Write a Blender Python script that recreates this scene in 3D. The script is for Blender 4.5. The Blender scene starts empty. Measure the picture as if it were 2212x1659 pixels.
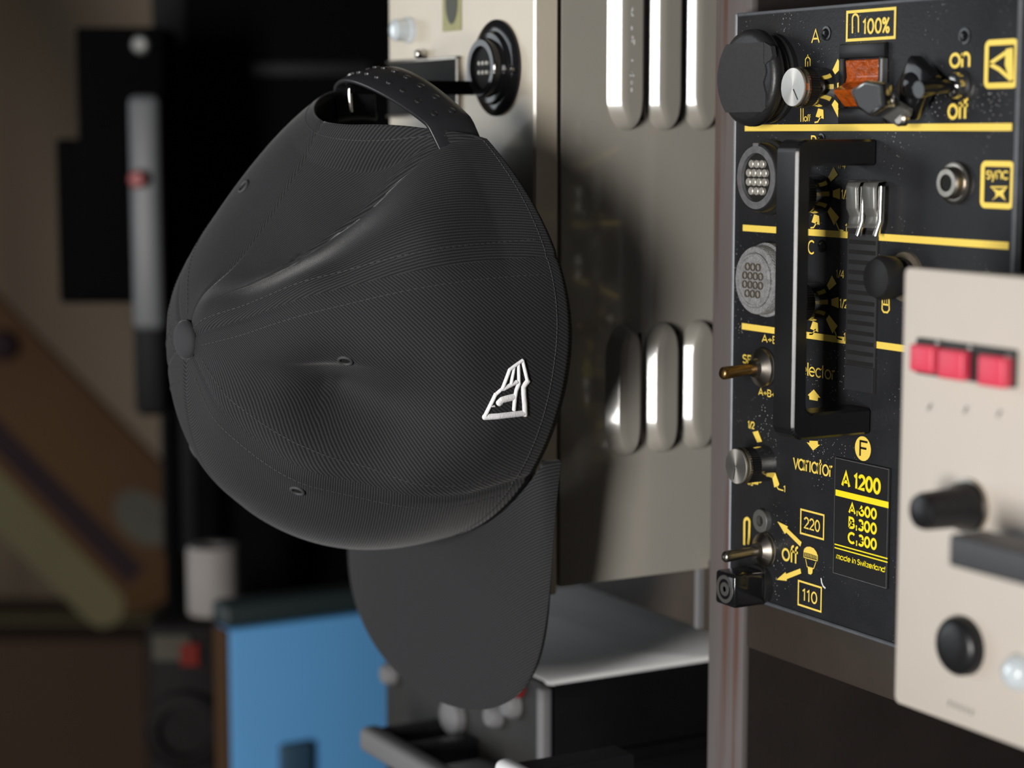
import bpy, bmesh, math, random
from mathutils import Vector, Matrix
from mathutils.bvhtree import BVHTree

random.seed(7)
R = math.radians
S = bpy.context.scene
COL = S.collection

# ------------------------------------------------------------------ camera
FPX, PW, PH = 4400.0, 2212.0, 1659.0
HORIZON = 287.0
PITCH = math.atan((PH / 2 - HORIZON) / FPX)
YAW = math.atan((1106 + 1405) * math.cos(PITCH) / FPX)
CAM = Vector((0, 0, 1.30))
FH = Vector((-math.cos(YAW), math.sin(YAW), 0))
RT = Vector((math.sin(YAW), math.cos(YAW), 0))
UPZ = Vector((0, 0, 1))
FWD = FH * math.cos(PITCH) - UPZ * math.sin(PITCH)
UP = FH * math.sin(PITCH) + UPZ * math.cos(PITCH)

cd = bpy.data.cameras.new('camera')
cam = bpy.data.objects.new('camera', cd)
COL.objects.link(cam)
cd.sensor_width = 36.0
cd.lens = FPX / PW * 36.0
cd.clip_start = 0.02
cd.dof.use_dof = True
cd.dof.focus_distance = 0.795
cd.dof.aperture_fstop = 6.3
m = Matrix((RT, UP, -FWD)).transposed().to_4x4()
m.translation = CAM
cam.matrix_world = m
S.camera = cam

# ------------------------------------------------------------------ light
S.view_settings.view_transform = 'Standard'
S.view_settings.look = 'None'
S.view_settings.exposure = 0.0
S.view_settings.gamma = 1.0
S.view_settings.use_curve_mapping = False
S.cycles.use_denoising = True

wd = bpy.data.worlds.new('world')
S.world = wd
wd.use_nodes = True
wd.node_tree.nodes['Background'].inputs[0].default_value = (0.75, 0.85, 1.0, 1)
wd.node_tree.nodes['Background'].inputs[1].default_value = 0.034


def area(name, loc, target, sx, sy, power, col):
    ld = bpy.data.lights.new(name, 'AREA')
    ld.shape = 'RECTANGLE'
    ld.size, ld.size_y = sx, sy
    ld.energy = power
    ld.color = col
    o = bpy.data.objects.new(name, ld)
    COL.objects.link(o)
    o.location = loc
    o.rotation_euler = (Vector(target) - Vector(loc)).to_track_quat('-Z', 'Y').to_euler()
    return o


TGT = (-0.72, 0.45, 1.22)
area('window_daylight', (0.55, -1.62, 1.15), TGT, 0.40, 0.85, 72, (1.0, 0.97, 0.93))
area('far_window_daylight', (-2.55, -1.15, 1.35), (-0.7, 0.45, 1.2), 1.4, 1.4, 15, (0.88, 0.95, 1.0))


# ------------------------------------------------------------------ projection helpers (pixel of the 2212x1659 frame -> a point on a real plane)
def ray(px, py):
    return FWD + RT * ((px - PW / 2) / FPX) + UP * ((PH / 2 - py) / FPX)


def on_y(px, py, y):
    d = ray(px, py)
    return CAM + d * ((y - CAM.y) / d.y)


def on_x(px, py, x):
    d = ray(px, py)
    return CAM + d * ((x - CAM.x) / d.x)


def at_d(px, py, d):
    r = ray(px, py)
    return CAM + r * (d / (r.dot(FH)))


# ------------------------------------------------------------------ materials
def mat(name, col, rough=0.5, metal=0.0, spec=0.5, noise=0.0, nscale=60.0, bump=0.0, bscale=300.0, coat=0.0,
        sheen=0.0, aniso=0.0, specks=None, rnoise=0.0, trans=0.0, emit=None):
    mt = bpy.data.materials.new(name)
    mt.use_nodes = True
    nt = mt.node_tree
    b = nt.nodes['Principled BSDF']
    N, L = nt.nodes.new, nt.links.new
    b.inputs['Base Color'].default_value = (*col, 1)
    b.inputs['Roughness'].default_value = rough
    b.inputs['Metallic'].default_value = metal
    b.inputs['Specular IOR Level'].default_value = spec
    b.inputs['Coat Weight'].default_value = coat
    b.inputs['Coat Roughness'].default_value = 0.08
    b.inputs['Sheen Weight'].default_value = sheen
    b.inputs['Sheen Roughness'].default_value = 0.4
    b.inputs['Transmission Weight'].default_value = trans
    if emit:
        b.inputs['Emission Color'].default_value = (*emit[0], 1)
        b.inputs['Emission Strength'].default_value = emit[1]
    tc = N('ShaderNodeTexCoord')
    last = None
    nz = N('ShaderNodeTexNoise')
    nz.inputs['Scale'].default_value = nscale
    nz.inputs['Detail'].default_value = 6
    L(tc.outputs['Object'], nz.inputs['Vector'])
    k = max(noise, 0.04)
    mx = N('ShaderNodeMix')
    mx.data_type = 'RGBA'
    L(nz.outputs['Fac'], mx.inputs['Factor'])
    mx.inputs['A'].default_value = (*[c * (1 - k) for c in col], 1)
    mx.inputs['B'].default_value = (*[min(1, c * (1 + k)) for c in col], 1)
    last = mx.outputs['Result']
    if specks:
        scol, thr, sscale = specks
        vo = N('ShaderNodeTexVoronoi')
        vo.inputs['Scale'].default_value = sscale
        L(tc.outputs['Object'], vo.inputs['Vector'])
        n2 = N('ShaderNodeTexNoise')
        n2.inputs['Scale'].default_value = sscale / 22
        n2.inputs['Detail'].default_value = 3
        L(tc.outputs['Object'], n2.inputs['Vector'])
        patchy = N('ShaderNodeMapRange')
        patchy.inputs['From Min'].default_value = 0.44
        patchy.inputs['From Max'].default_value = 0.68
        L(n2.outputs['Fac'], patchy.inputs['Value'])
        sub = N('ShaderNodeMath')
        sub.operation = 'MULTIPLY'
        sub.inputs[1].default_value = thr
        L(patchy.outputs['Result'], sub.inputs[0])
        lt = N('ShaderNodeMath')
        lt.operation = 'LESS_THAN'
        L(vo.outputs['Distance'], lt.inputs[0])
        L(sub.outputs[0], lt.inputs[1])
        m2 = N('ShaderNodeMix')
        m2.data_type = 'RGBA'
        L(lt.outputs[0], m2.inputs['Factor'])
        L(last, m2.inputs['A'])
        m2.inputs['B'].default_value = (*scol, 1)
        last = m2.outputs['Result']
    L(last, b.inputs['Base Color'])
    if rnoise:
        mr = N('ShaderNodeMapRange')
        mr.inputs['To Min'].default_value = max(0.02, rough - rnoise)
        mr.inputs['To Max'].default_value = min(1, rough + rnoise)
        L(nz.outputs['Fac'], mr.inputs['Value'])
        L(mr.outputs['Result'], b.inputs['Roughness'])
    if bump:
        bn = N('ShaderNodeTexNoise')
        bn.inputs['Scale'].default_value = bscale
        bn.inputs['Detail'].default_value = 4
        L(tc.outputs['Object'], bn.inputs['Vector'])
        bp = N('ShaderNodeBump')
        bp.inputs['Strength'].default_value = bump
        bp.inputs['Distance'].default_value = 0.001
        L(bn.outputs['Fac'], bp.inputs['Height'])
        L(bp.outputs['Normal'], b.inputs['Normal'])
    if aniso:
        b.inputs['Anisotropic'].default_value = aniso
        tg = N('ShaderNodeTangent')
        tg.direction_type = 'RADIAL'
        tg.axis = 'Y'
        L(tg.outputs['Tangent'], b.inputs['Tangent'])
    return mt


M = {}
M['panel'] = mat('black_panel_paint', (0.0175, 0.0185, 0.021), 0.42, noise=0.35, nscale=55, bump=0.12, bscale=900,
                 specks=((0.34, 0.34, 0.34), 0.18, 700), rnoise=0.12, spec=0.3)
M['yellow'] = mat('yellow_print', (0.90, 0.66, 0.115), 0.5, noise=0.06, nscale=900)
M['yellow2'] = mat('bright_yellow_print', (0.95, 0.78, 0.014), 0.5, noise=0.05, nscale=900)
M['black'] = mat('black_plastic', (0.010, 0.010, 0.011), 0.34, spec=0.35, noise=0.2, bump=0.05)
M['gloss'] = mat('gloss_black', (0.008, 0.008, 0.009), 0.12, noise=0.2, bump=0.02, bscale=200)
M['handleblk'] = mat('handle_black', (0.009, 0.009, 0.010), 0.27, noise=0.2, bump=0.02, bscale=200)
M['rubber'] = mat('black_rubber', (0.014, 0.014, 0.015), 0.42, noise=0.3, bump=0.1, bscale=700)
M['tape'] = mat('cloth_tape', (0.030, 0.031, 0.034), 0.75, noise=0.2, nscale=500, bump=0.4, bscale=1800)
M['void'] = mat('dark_recess', (0.003, 0.003, 0.003), 0.8)
M['chrome'] = mat('chrome', (0.62, 0.60, 0.57), 0.16, metal=1, noise=0.12, nscale=300)
M['nickel'] = mat('worn_nickel', (0.36, 0.33, 0.29), 0.30, metal=1, noise=0.25, nscale=250, bump=0.05)
M['brass'] = mat('worn_brass', (0.36, 0.22, 0.085), 0.35, metal=1, noise=0.4, nscale=400, bump=0.1)
M['spun'] = mat('spun_aluminium', (0.72, 0.70, 0.66), 0.42, metal=0.92, aniso=0.75, noise=0.1, nscale=200)
M['skirt'] = mat('polished_skirt', (0.50, 0.49, 0.47), 0.14, metal=1, noise=0.1, nscale=200)
M['smoke'] = mat('smoked_plastic', (0.10, 0.085, 0.065), 0.25, noise=0.3, nscale=200)
M['greymet'] = mat('grey_metal', (0.26, 0.26, 0.25), 0.38, metal=0.7, noise=0.15, nscale=200, bump=0.05)
M['pin'] = mat('tinned_pins', (0.42, 0.40, 0.36), 0.42, metal=0.35, noise=0.45, nscale=900)
M['sockgrey'] = mat('dusty_grey_ring', (0.115, 0.115, 0.12), 0.6, noise=0.5, nscale=300, bump=0.3,
                    specks=((0.4, 0.4, 0.4), 0.10, 900))
M['dusty'] = mat('dust_caked_plastic', (0.22, 0.22, 0.225), 0.85, noise=0.55, nscale=420, bump=0.8, bscale=1300,
                 specks=((0.5, 0.5, 0.5), 0.2, 1200))
M['amber'] = mat('amber_lens', (0.34, 0.062, 0.004), 0.20, noise=0.75, nscale=260, bump=0.8, bscale=420, coat=0.5)
M['plate'] = mat('matte_black_plate', (0.016, 0.016, 0.017), 0.6, spec=0.15)
M['ringgrey'] = mat('dull_ring_grey', (0.055, 0.053, 0.05), 0.6)
M['fader'] = mat('fader_strip_grey', (0.028, 0.028, 0.031), 0.45)
M['trim'] = mat('lit_panel_edge', (0.20, 0.22, 0.25), 0.45, noise=0.3, nscale=120)  # light caught by the left bevel, put into the colour
M['trim2'] = mat('lit_panel_rim', (0.075, 0.08, 0.09), 0.5, noise=0.4, nscale=150)  # paler than the panel: highlight of the rim bevels put into the grey
M['window'] = mat('dark_clear_window', (0.024, 0.025, 0.028), 0.3, noise=0.2)
M['orange'] = mat('orange_mark', (0.5, 0.13, 0.02), 0.5)
M['cream'] = mat('cream_enamel', (0.505, 0.455, 0.40), 0.45, noise=0.04, nscale=30, bump=0.05, bscale=500)
M['cream_old'] = mat('aged_cream_enamel', (0.53, 0.475, 0.385), 0.40, coat=0.22, noise=0.10, nscale=25, bump=0.05, bscale=400,
                     specks=((0.62, 0.58, 0.5), 0.06, 260))
M['greyen'] = mat('grey_enamel', (0.275, 0.258, 0.226), 0.30, noise=0.06, nscale=30, bump=0.02, bscale=120, coat=0.9)
M['chip'] = mat('bare_metal_chip', (0.7, 0.7, 0.7), 0.4)
M['red'] = mat('red_button_plastic', (0.62, 0.045, 0.085), 0.4, noise=0.08, nscale=120)
M['housing'] = mat('dark_housing', (0.02, 0.022, 0.022), 0.5)
M['print'] = mat('dark_grey_print', (0.20, 0.19, 0.18), 0.6)
M['handlegrey'] = mat('grey_black_handle', (0.045, 0.046, 0.05), 0.5, noise=0.1)
M['led'] = mat('pale_lens', (0.62, 0.68, 0.72), 0.15, trans=0.2)
M['sticker'] = mat('olive_sticker', (0.30, 0.29, 0.14), 0.6, noise=0.2, nscale=200)
M['sticker2'] = mat('sticker_emblem', (0.06, 0.065, 0.05), 0.6)
M['dark_unit'] = mat('charcoal_enamel', (0.004, 0.004, 0.005), 0.6, spec=0.12, noise=0.2)
M['unit_top'] = mat('grey_lid_enamel', (0.70, 0.70, 0.70), 0.8, spec=0.1, noise=0.06)
M['unit_face'] = mat('dark_face_enamel', (0.020, 0.019, 0.018), 0.5, spec=0.25, noise=0.4, nscale=25)
M['silver'] = mat('silver_trim', (0.36, 0.36, 0.37), 0.45, metal=0.4, noise=0.06)
M['white'] = mat('white_plastic', (0.80, 0.81, 0.84), 0.5, noise=0.03)
M['blue'] = mat('blue_paint', (0.080, 0.265, 0.53), 0.6, noise=0.10, nscale=6)
M['bluelatch'] = mat('dark_blue_plastic', (0.018, 0.05, 0.085), 0.6)  # latch plastic, dark blue in itself
M['bluedark'] = mat('dark_teal_lid', (0.006, 0.014, 0.015), 0.6, noise=0.1)
M['cloth_black'] = mat('matte_black', (0.0014, 0.0014, 0.0016), 0.8, spec=0.03, noise=0.2)
M['railgrey'] = mat('grey_rail', (0.085, 0.09, 0.097), 0.5, noise=0.1, nscale=10)
M['redlamp'] = mat('red_knob', (0.20, 0.006, 0.008), 0.5)
M['paleknob'] = mat('pale_knob', (0.15, 0.155, 0.15), 0.5)
M['board'] = mat('brown_wood', (0.045, 0.022, 0.009), 0.7, spec=0.1, noise=0.25, nscale=6)
M['stripe'] = mat('cream_stripe', (0.075, 0.066, 0.035), 0.7, spec=0.1, noise=0.2, nscale=8)
M['plum'] = mat('dark_plum_band', (0.012, 0.006, 0.008), 0.7, spec=0.1)
M['carton'] = mat('brown_carton', (0.032, 0.019, 0.013), 0.8, spec=0.1, noise=0.25, nscale=5)
M['paper'] = mat('off_white_paper', (0.18, 0.165, 0.155), 0.7, noise=0.15, nscale=30)
M['patch'] = mat('faded_pale_patch', (0.05, 0.047, 0.038), 0.8, spec=0.1, noise=0.3, nscale=30)
M['gear'] = mat('gear_black', (0.005, 0.004, 0.004), 0.6, spec=0.08, noise=0.3)
M['dullgrey'] = mat('dull_grey_handle', (0.15, 0.15, 0.155), 0.6, spec=0.3, noise=0.05)
M['dullred'] = mat('dull_red_tag', (0.10, 0.010, 0.007), 0.7, spec=0.1)
M['wallbrown'] = mat('brown_wall_paint', (0.15, 0.118, 0.085), 0.8, spec=0.1, noise=0.10, nscale=2)
M['walldark'] = mat('dark_wall_paint', (0.16, 0.122, 0.088), 0.8, spec=0.1, noise=0.1, nscale=2)
M['floor'] = mat('dark_floorboards', (0.03, 0.024, 0.02), 0.6, noise=0.3, nscale=4)
M['table'] = mat('dark_table_wood', (0.02, 0.015, 0.012), 0.6, noise=0.3, nscale=12)
M['shelf'] = mat('dark_brown_shelf', (0.016, 0.012, 0.011), 0.5, noise=0.3, nscale=40, bump=0.1)
M['shelf_edge'] = mat('shelf_front_edge', (0.036, 0.027, 0.021), 0.55, noise=0.3, nscale=40, bump=0.1)
M['thread'] = mat('black_thread', (0.045, 0.045, 0.048), 0.7)
M['strap'] = mat('black_snap_strap', (0.021, 0.021, 0.024), 0.34, noise=0.15, bump=0.05)
M['sweat'] = mat('black_sweatband', (0.01, 0.01, 0.01), 0.9)
M['plyface'] = None


def ply_material():
    """front edge of laminated plywood: grey-brown plies with reddish veneers running vertically"""
    mt = bpy.data.materials.new('laminated_edge')
    mt.use_nodes = True
    nt = mt.node_tree
    N, L = nt.nodes.new, nt.links.new
    b = nt.nodes['Principled BSDF']
    b.inputs['Roughness'].default_value = 0.5
    tc = N('ShaderNodeTexCoord')
    mp = N('ShaderNodeMapping')
    mp.inputs['Scale'].default_value = (170, 170, 5)
    L(tc.outputs['Object'], mp.inputs['Vector'])
    nz = N('ShaderNodeTexNoise')
    nz.inputs['Scale'].default_value = 1.0
    nz.inputs['Detail'].default_value = 3
    L(mp.outputs['Vector'], nz.inputs['Vector'])
    cr = N('ShaderNodeValToRGB')
    e = cr.color_ramp.elements
    e[0].position, e[0].color = 0.36, (0.118, 0.104, 0.101, 1)
    e[1].position, e[1].color = 0.66, (0.105, 0.055, 0.042, 1)
    x = e.new(0.50)
    x.color = (0.122, 0.108, 0.108, 1)
    x = e.new(0.58)
    x.color = (0.105, 0.078, 0.07, 1)
    L(nz.outputs['Fac'], cr.inputs['Fac'])
    n2 = N('ShaderNodeTexNoise')
    n2.inputs['Scale'].default_value = 900
    L(tc.outputs['Object'], n2.inputs['Vector'])
    mx = N('ShaderNodeMix')
    mx.data_type = 'RGBA'
    mx.blend_type = 'MULTIPLY'
    mx.inputs['Factor'].default_value = 0.45
    L(cr.outputs['Color'], mx.inputs['A'])
    L(n2.outputs['Color'], mx.inputs['B'])
    L(cr.outputs['Color'], b.inputs['Base Color'])
    return mt


M['ply'] = ply_material()


def twill_material(name, col, pitch, sheen):
    """black twill: diagonal ribs in the panel's own metric UVs"""
    mt = bpy.data.materials.new(name)
    mt.use_nodes = True
    nt = mt.node_tree
    N, L = nt.nodes.new, nt.links.new
    b = nt.nodes['Principled BSDF']
    b.inputs['Roughness'].default_value = 0.8
    b.inputs['Specular IOR Level'].default_value = 0.12
    b.inputs['Sheen Weight'].default_value = sheen
    b.inputs['Sheen Roughness'].default_value = 0.35
    uv = N('ShaderNodeUVMap')
    uv.uv_map = 'UVMap'
    sp = N('ShaderNodeSeparateXYZ')
    L(uv.outputs['UV'], sp.inputs['Vector'])

    def mth(op, a, bb=None):
        n = N('ShaderNodeMath')
        n.operation = op
        if isinstance(a, (int, float)):
            n.inputs[0].default_value = a
        else:
            L(a, n.inputs[0])
        if bb is not None:
            if isinstance(bb, (int, float)):
                n.inputs[1].default_value = bb
            else:
                L(bb, n.inputs[1])
        return n.outputs[0]
    wob = N('ShaderNodeTexNoise')
    wob.inputs['Scale'].default_value = 260
    L(uv.outputs['UV'], wob.inputs['Vector'])
    w = mth('MULTIPLY', wob.outputs['Fac'], 1.6)
    ph = mth('ADD', mth('MULTIPLY', sp.outputs['X'], 2 * math.pi / pitch), w)
    rib = mth('ADD', mth('MULTIPLY', mth('SINE', ph), 0.5), 0.5)
    ph2 = mth('ADD', mth('MULTIPLY', sp.outputs['Y'], 2 * math.pi / (pitch * 0.62)), mth('MULTIPLY', ph, 0.5))
    thr = mth('ADD', mth('MULTIPLY', mth('SINE', ph2), 0.5), 0.5)
    hgt = mth('MULTIPLY', rib, mth('ADD', mth('MULTIPLY', thr, 0.45), 0.55))
    fine = N('ShaderNodeTexNoise')
    fine.inputs['Scale'].default_value = 2600
    L(uv.outputs['UV'], fine.inputs['Vector'])
    hh = mth('ADD', hgt, mth('MULTIPLY', fine.outputs['Fac'], 0.35))
    bp = N('ShaderNodeBump')
    bp.inputs['Strength'].default_value = 0.38
    bp.inputs['Distance'].default_value = 0.0004
    L(hh, bp.inputs['Height'])
    L(bp.outputs['Normal'], b.inputs['Normal'])
    mx = N('ShaderNodeMix')
    mx.data_type = 'RGBA'
    L(mth('MULTIPLY', hgt, mth('ADD', fine.outputs['Fac'], 0.5)), mx.inputs['Factor'])
    mx.inputs['A'].default_value = (*[c * 0.45 for c in col], 1)
    mx.inputs['B'].default_value = (*[c * 1.75 for c in col], 1)
    L(mx.outputs['Result'], b.inputs['Base Color'])
    return mt


M['twill'] = twill_material('black_twill', (0.029, 0.029, 0.0318), 0.00105, 0.17)


def thread_material():
    """white satin stitch: fine ridges"""
    mt = mat('white_satin_thread', (0.92, 0.92, 0.95), 0.55)
    nt = mt.node_tree
    N, L = nt.nodes.new, nt.links.new
    b = nt.nodes['Principled BSDF']
    tc = N('ShaderNodeTexCoord')
    nz = N('ShaderNodeTexNoise')
    nz.inputs['Scale'].default_value = 1.0
    mp = N('ShaderNodeMapping')
    mp.inputs['Scale'].default_value = (2600, 2600, 500)
    L(tc.outputs['Object'], mp.inputs['Vector'])
    L(mp.outputs['Vector'], nz.inputs['Vector'])
    bp = N('ShaderNodeBump')
    bp.inputs['Strength'].default_value = 0.5
    bp.inputs['Distance'].default_value = 0.0004
    L(nz.outputs['Fac'], bp.inputs['Height'])
    L(bp.outputs['Normal'], b.inputs['Normal'])
    return mt


M['white_thread'] = thread_material()


# ------------------------------------------------------------------ object helpers
def tag(o, label=None, cat=None, group=None, kind=None):
    if label:
        o['label'] = label
    if cat:
        o['category'] = cat
    if group:
        o['group'] = group
    if kind:
        o['kind'] = kind
    return o


WORLD_ORIGIN = {}


def thing(name, loc, label, cat, group=None):
    o = bpy.data.objects.new(name, None)
    o.empty_display_size = 0.02
    COL.objects.link(o)
    o.location = loc
    WORLD_ORIGIN[o.name] = Vector(loc)
    return tag(o, label, cat, group)


def mesh(name, vs, fs, material, parent=None, origin=None, smooth=None, label=None, uvs=None):
    """vs in world metres; stored relative to origin (default: centre of its box)"""
    vs = [Vector(v) for v in vs]
    if origin is None:
        lo = Vector([min(v[i] for v in vs) for i in range(3)])
        hi = Vector([max(v[i] for v in vs) for i in range(3)])
        origin = (lo + hi) / 2
    origin = Vector(origin)
    me = bpy.data.meshes.new(name)
    me.from_pydata([v - origin for v in vs], [], fs)
    me.update()
    if uvs:
        ul = me.uv_layers.new(name='UVMap')
        k = 0
        for fi, f in enumerate(fs):
            for j in range(len(f)):
                ul.data[k].uv = uvs[fi][j]
                k += 1
    if smooth is not None:
        me.shade_smooth()
        me.set_sharp_from_angle(angle=R(smooth))
    me.materials.append(material)
    o = bpy.data.objects.new(name, me)
    COL.objects.link(o)
    if parent is not None:
        o.parent = parent
        o.location = origin - WORLD_ORIGIN[parent.name]
    else:
        o.location = origin
    WORLD_ORIGIN[o.name] = origin
    if label:
        o['label'] = label
    return o


class G:
    """collects geometry of ONE part"""

    def __init__(s):
        s.v, s.f = [], []

    def add(s, vs, fs):
        n = len(s.v)
        s.v += [Vector(v) for v in vs]
        s.f += [tuple(i + n for i in f) for f in fs]
        return s

    def bm(s, bm):
        bm.verts.ensure_lookup_table()
        bm.verts.index_update()
        s.add([v.co.copy() for v in bm.verts], [[v.index for v in f.verts] for f in bm.faces])
        bm.free()
        return s

    def box(s, lo, hi, bev=0.0, seg=2):
        lo, hi = Vector(lo), Vector(hi)
        b = bmesh.new()
        bmesh.ops.create_cube(b, size=1)
        for v in b.verts:
            v.co = Vector([(lo[i] + hi[i]) / 2 + v.co[i] * (hi[i] - lo[i]) for i in range(3)])
        if bev:
            bmesh.ops.bevel(b, geom=b.edges[:], offset=bev, segments=seg, affect='EDGES', profile=0.5)
        return s.bm(b)

    def obox(s, c, ax, half, bev=0.0, seg=2):
        """oriented box: centre, three axes, half sizes"""
        b = bmesh.new()
        bmesh.ops.create_cube(b, size=2)
        for v in b.verts:
            v.co = Vector([v.co[i] * half[i] for i in range(3)])
        if bev:
            bmesh.ops.bevel(b, geom=b.edges[:], offset=bev, segments=seg, affect='EDGES', profile=0.5)
        for v in b.verts:
            q = v.co.copy()
            v.co = Vector(c) + ax[0] * q[0] + ax[1] * q[1] + ax[2] * q[2]
        return s.bm(b)

    def lathe(s, c, d, prof, seg=40, teeth=None, cap=True):
        """prof: (distance along d, radius); teeth=(i0,i1,count,depth) serrates those rings"""
        c, d = Vector(c), Vector(d).normalized()
        u = d.cross(Vector((0, 0, 1)))
        if u.length < 1e-4:
            u = Vector((1, 0, 0))
        u.normalize()
        w = u.cross(d)
        vs, fs = [], []
        for i, (h, r) in enumerate(prof):
            for k in range(seg):
                a = 2 * math.pi * k / seg
                rr = r
                if teeth and teeth[0] <= i <= teeth[1] and k % 2:
                    rr = r - teeth[2]
                vs.append(c + d * h + (u * math.cos(a) + w * math.sin(a)) * rr)
        for i in range(len(prof) - 1):
            for k in range(seg):
                k2 = (k + 1) % seg
                fs.append((i * seg + k, i * seg + k2, (i + 1) * seg + k2, (i + 1) * seg + k))
        n = (len(prof) - 1) * seg
        if cap:
            fs.append(tuple(range(seg))[::-1])
            fs.append(tuple(n + k for k in range(seg)))
        return s.add(vs, fs)

    def tube(s, pts, r, seg=10, closed=False):
        pts = [Vector(p) for p in pts]
        n = len(pts)
        vs, fs = [], []
        prev = None
        for i, p in enumerate(pts):
            a = pts[(i - 1) % n] if (closed or i > 0) else p
            b = pts[(i + 1) % n] if (closed or i < n - 1) else p
            t = (b - a).normalized()
            if prev is None:
                u = t.cross(Vector((0, 0, 1)))
                if u.length < 1e-3:
                    u = t.cross(Vector((1, 0, 0)))
            else:
                u = prev - t * prev.dot(t)
            u.normalize()
            prev = u
            w = t.cross(u)
            rr = r[i] if isinstance(r, (list, tuple)) else r
            for k in range(seg):
                an = 2 * math.pi * k / seg
                vs.append(p + (u * math.cos(an) + w * math.sin(an)) * rr)
        m = n if closed else n - 1
        for i in range(m):
            j = (i + 1) % n
            for k in range(seg):
                k2 = (k + 1) % seg
                fs.append((i * seg + k, i * seg + k2, j * seg + k2, j * seg + k))
        if not closed:
            fs.append(tuple(range(seg))[::-1])
            fs.append(tuple((n - 1) * seg + k for k in range(seg)))
        return s.add(vs, fs)

    def prism(s, poly, to3, d0, d1, bev=0.0, seg=2):
        """2-D polygon extruded from depth d0 to d1; to3(u,v,d) gives the point"""
        b = bmesh.new()
        A = [b.verts.new(to3(u, v, d0)) for u, v in poly]
        B = [b.verts.new(to3(u, v, d1)) for u, v in poly]
        n = len(poly)
        b.faces.new(A)
        b.faces.new(B[::-1])
        for i in range(n):
            j = (i + 1) % n
            b.faces.new((A[j], A[i], B[i], B[j]))
        bmesh.ops.recalc_face_normals(b, faces=b.faces[:])
        if bev:
            bmesh.ops.bevel(b, geom=b.edges[:], offset=bev, segments=seg, affect='EDGES', profile=0.5)
        return s.bm(b)

    def obj(s, name, material, parent=None, origin=None, smooth=None, label=None):
        return mesh(name, s.v, s.f, material, parent, origin, smooth, label)


OUT = Vector((0, -1, 0))          # out of every front panel


# ------------------------------------------------------------------ 2-D drawing on a front panel (coordinates x, z)
def ribbon(g, pts, w, y, closed=False):
    """flat printed line of width w along 2-D points on the plane Y=y"""
    P = [Vector((p[0], p[1])) for p in pts]
    n = len(P)
    if n < 2:
        return
    L, Rr = [], []
    for i in range(n):
        a = P[(i - 1) % n] if (closed or i > 0) else None
        b = P[(i + 1) % n] if (closed or i < n - 1) else None
        d1 = (P[i] - a).normalized() if a is not None and (P[i] - a).length > 1e-9 else None
        d2 = (b - P[i]).normalized() if b is not None and (b - P[i]).length > 1e-9 else None
        if d1 is None:
            d1 = d2
        if d2 is None:
            d2 = d1
        n1, n2 = Vector((-d1.y, d1.x)), Vector((-d2.y, d2.x))
        m_ = (n1 + n2)
        if m_.length < 1e-3:
            m_ = n1
        m_.normalize()
        k = min(1.6, 1 / max(0.3, m_.dot(n1)))
        L.append(P[i] + m_ * w / 2 * k)
        Rr.append(P[i] - m_ * w / 2 * k)
    vs = [(p.x, y, p.y) for p in L] + [(p.x, y, p.y) for p in Rr]
    fs = []
    for i in range(n if closed else n - 1):
        j = (i + 1) % n
        fs.append((i, n + i, n + j, j))
    g.add(vs, fs)


def flat(g, pts, y):
    g.add([(p[0], y, p[1]) for p in pts], [tuple(range(len(pts)))])


def arc(cx, cy, rx, ry, a0, a1, n=18):
    return [(cx + rx * math.cos(R(a0 + (a1 - a0) * i / n)), cy + ry * math.sin(R(a0 + (a1 - a0) * i / n))) for i in range(n + 1)]


X_ = 0.72


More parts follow.
